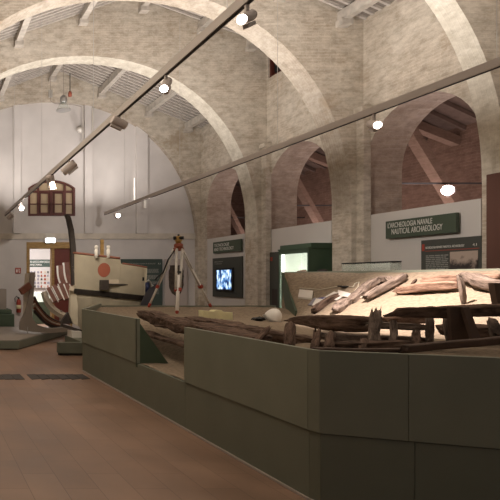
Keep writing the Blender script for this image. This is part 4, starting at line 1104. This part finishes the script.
spot('very bright spotlight shining out of the aisle arch above the signs', (P(446,0,12).x, 11.95, 3.70), (-.75,-.65,-.12), True, r=.12, hot=True, group=None, drop=.14)
# pendant lamp
YL = 15.4
p = P(63.5, 98, YL)
t = thing('pendant_lamp', 'grey bell shaped industrial lamp hanging on a cord under the arch', 'lamp', tuple(p))
link('cord', tube(B(), [p, (p.x, p.y, 8.1)], .008, 6), 'taupe', t)
link('ballast', lathe(B(), p+Vector((0,0,-.14)), [(.09,0),(.1,.02),(.1,.15),(.07,.19),(.03,.22)], 18), 'steel', t, True)
link('shade', lathe(B(), p+Vector((0,0,-.34)), [(.20,0),(.195,.02),(.13,.13),(.09,.2)], 24), M['glass'] , t, True)
link('rim', lathe(B(), p+Vector((0,0,-.355)), [(.19,0),(.205,0),(.205,.02),(.19,.02)], 24), 'steel', t)
a = P(50.5, 93, YL)
t = thing('junction_box', 'small grey box on a thin cable left of the pendant lamp', 'junction box', tuple(a))
link('box_body', box(B(), (a.x-.05, YL-.03, a.z-.12), (a.x+.05, YL+.03, a.z+.08)), 'steel', t)
link('cable', tube(B(), [(a.x, YL, a.z+.08), (a.x, YL, 7.9)], .008, 6), 'taupe', t)
link('cable', tube(B(), curve([(a.x, YL, a.z-.12), P(51,101,YL), P(56,103.5,YL), P(72,104.5,YL), P(82,107,YL)], 6), .01, 6), 'taupe', t, True)
a = P(70, 94, YL)
t = thing('red_pendant', 'small red lamp hanging on a short dark cord right of the pendant lamp', 'lamp', tuple(a))
link('cord', tube(B(), [a, (a.x, YL, P(0,73,YL).z)], .012, 6), 'black', t); link('body', lathe(B(), a+Vector((0,0,-.07)), [(.05,0),(.055,.03),(.055,.1),(.03,.15)], 14), 'brick_red', t, True)
for lab, px, y0_, y1_, Yq, m in (('pale vertical conduit on the end wall behind the left track', 83, 107, 152, YB-.13, 'alu'), ('second pale vertical conduit on the end wall, right of the first', 92.5, 108, 140, YB-.13, 'alu')):
    tag(link('conduit', tube(B(), [P(px, y0_, Yq), P(px, y1_, Yq)], .022, 8), m), lab, 'conduit', 'conduits on the end wall')
q = P(80, 130, YB-.2); t = thing('wall_floodlight', 'small grey floodlight fixed on the end wall beside the left track', 'floodlight', tuple(q))
link('housing', lathe(B(), q, [(.05,-.1),(.09,-.02),(.1,.1)], 14, Vector((-.5,-.5,.6))), 'alu', t, True); link('arm', tube(B(), [q, P(84,126,YB-.02)], .015, 6), 'steel', t)
for lab, px, a, b in (('thin bright rod hanging above the far end of the right track', 134.5, 178, 201, ), ('thin rod with a small white tip hanging near the far end of the right track', 145, 198, 208)):
    tag(link('hanging_rod', tube(B(), [P(px, a, 16.4), P(px, b, 16.4)], .02 if px < 140 else .035, 8), 'white'), lab, 'rod', 'hanging rods near the end wall')

# ------------------------------------------------------------------ light
def area(name, loc, size, power, col, rot=(0,0,0), sy=None):
    l = bpy.data.lights.new(name, 'AREA'); l.energy = power; l.color = col; l.size = size
    if sy: l.shape = 'RECTANGLE'; l.size_y = sy
    o = bpy.data.objects.new(name, l); o.location = loc; o.rotation_euler = rot; COL.objects.link(o); return o
def spotlight(name, loc, target, power, col, ang=60, blend=.6, size=.012):
    l = bpy.data.lights.new(name, 'SPOT'); l.energy = power; l.color = col; l.spot_size = math.radians(ang); l.spot_blend = blend; l.shadow_soft_size = size
    o = bpy.data.objects.new(name, l); o.location = loc; COL.objects.link(o)
    o.rotation_euler = (Vector(target)-Vector(loc)).to_track_quat('-Z', 'Y').to_euler(); return o
WARM = (1, .86, .68); NEUT = (1, .92, .86)
# added soft fill facing up just above the tracks, no real fixtures
for y, e_ in ((2.5, 85), (6.5, 110), (9.6, 92), (12.6, 72), (15.9, 40)):
    area('up_fill', (2.49, y, 3.9), .5, e_, NEUT, (PI, 0, 0)); area('up_fill', (5.6, y, 3.9), .5, e_, NEUT, (PI, 0, 0))
# spot lamps at track level, most added with no lit head of their own
spotlight('spot_sand', tuple(onR(374)+Vector((.0,.0,-.34))), (6.55, 6.85, 1.3), 700, (1,.86,.78), 82, .6)
spotlight('spot_sand_mid', (5.55, 9.0, 3.5), (5.6, 7.6, 1.0), 28, WARM, 80, .8)
spotlight('spot_back', (2.5, 13.2, 3.5), (3.6, 17.4, 2.6), 95, NEUT, 110, .9)
spotlight('spot_back', (5.6, 13.2, 3.5), (6.6, 17.4, 2.6), 95, NEUT, 110, .9)
spotlight('spot_boat', (2.5, 9.5, 3.5), (4.1, 12.3, 1.9), 200, WARM, 38, .8)
spotlight('spot_stage', (2.5, 10.5, 3.5), (2.6, 14.2, .8), 90, WARM, 70, .8)
spotlight('spot_ribs', (2.5, 16.2, 3.3), (4.2, 15.0, .9), 60, WARM, 70, .8)
spotlight('spot_sign', (5.55, 8.4, 3.5), (8.8, 9.6, 2.0), 110, NEUT, 75, .8)
spotlight('spot_case_wall', (5.55, 11.6, 3.5), (8.8, 13.0, 2.0), 60, NEUT, 80, .8)
spotlight('spot_aisle', (11.45, 11.85, 3.5), (8.0, 9.0, 3.0), 60, (1,.88,.9), 140, .8)
area('aisle_glow', (11.3, 15, 2.6), 1.5, 75, (1,.82,.8), (PI,0,0), 8)
area('aisle_glow', (11.3, 9, 2.6), 1.5, 50, (1,.82,.8), (PI,0,0), 6)
area('room_light', (4, 20, 4.1), 2.0, 260, (1,.95,.93), (0,0,0))
area('floor_fill', (1.4, 7, 4.2), 1.2, 52, WARM, (0,0,0), 9)
area('floor_fill', (5.6, 7, 4.0), 1.0, 8, WARM, (0,0,0), 8)

w = bpy.data.worlds.new('W'); S.world = w; w.use_nodes = True
w.node_tree.nodes['Background'].inputs[0].default_value = (.9, .85, .8, 1); w.node_tree.nodes['Background'].inputs[1].default_value = .12

cam = bpy.data.cameras.new('Camera'); co = bpy.data.objects.new('Camera', cam); COL.objects.link(co)
co.location = (0, 0, EYE); co.rotation_euler = (PI/2, 0, 0)
cam.sensor_width = 36; cam.sensor_fit = 'HORIZONTAL'; cam.lens = F*36/500
cam.shift_x = (250-CX)/500; cam.shift_y = (CY-250)/500; cam.clip_start = .05
S.camera = co
S.view_settings.view_transform = 'Standard'; S.view_settings.look = 'None'; S.view_settings.gamma = 1; S.view_settings.use_curve_mapping = False
S.view_settings.exposure = .34
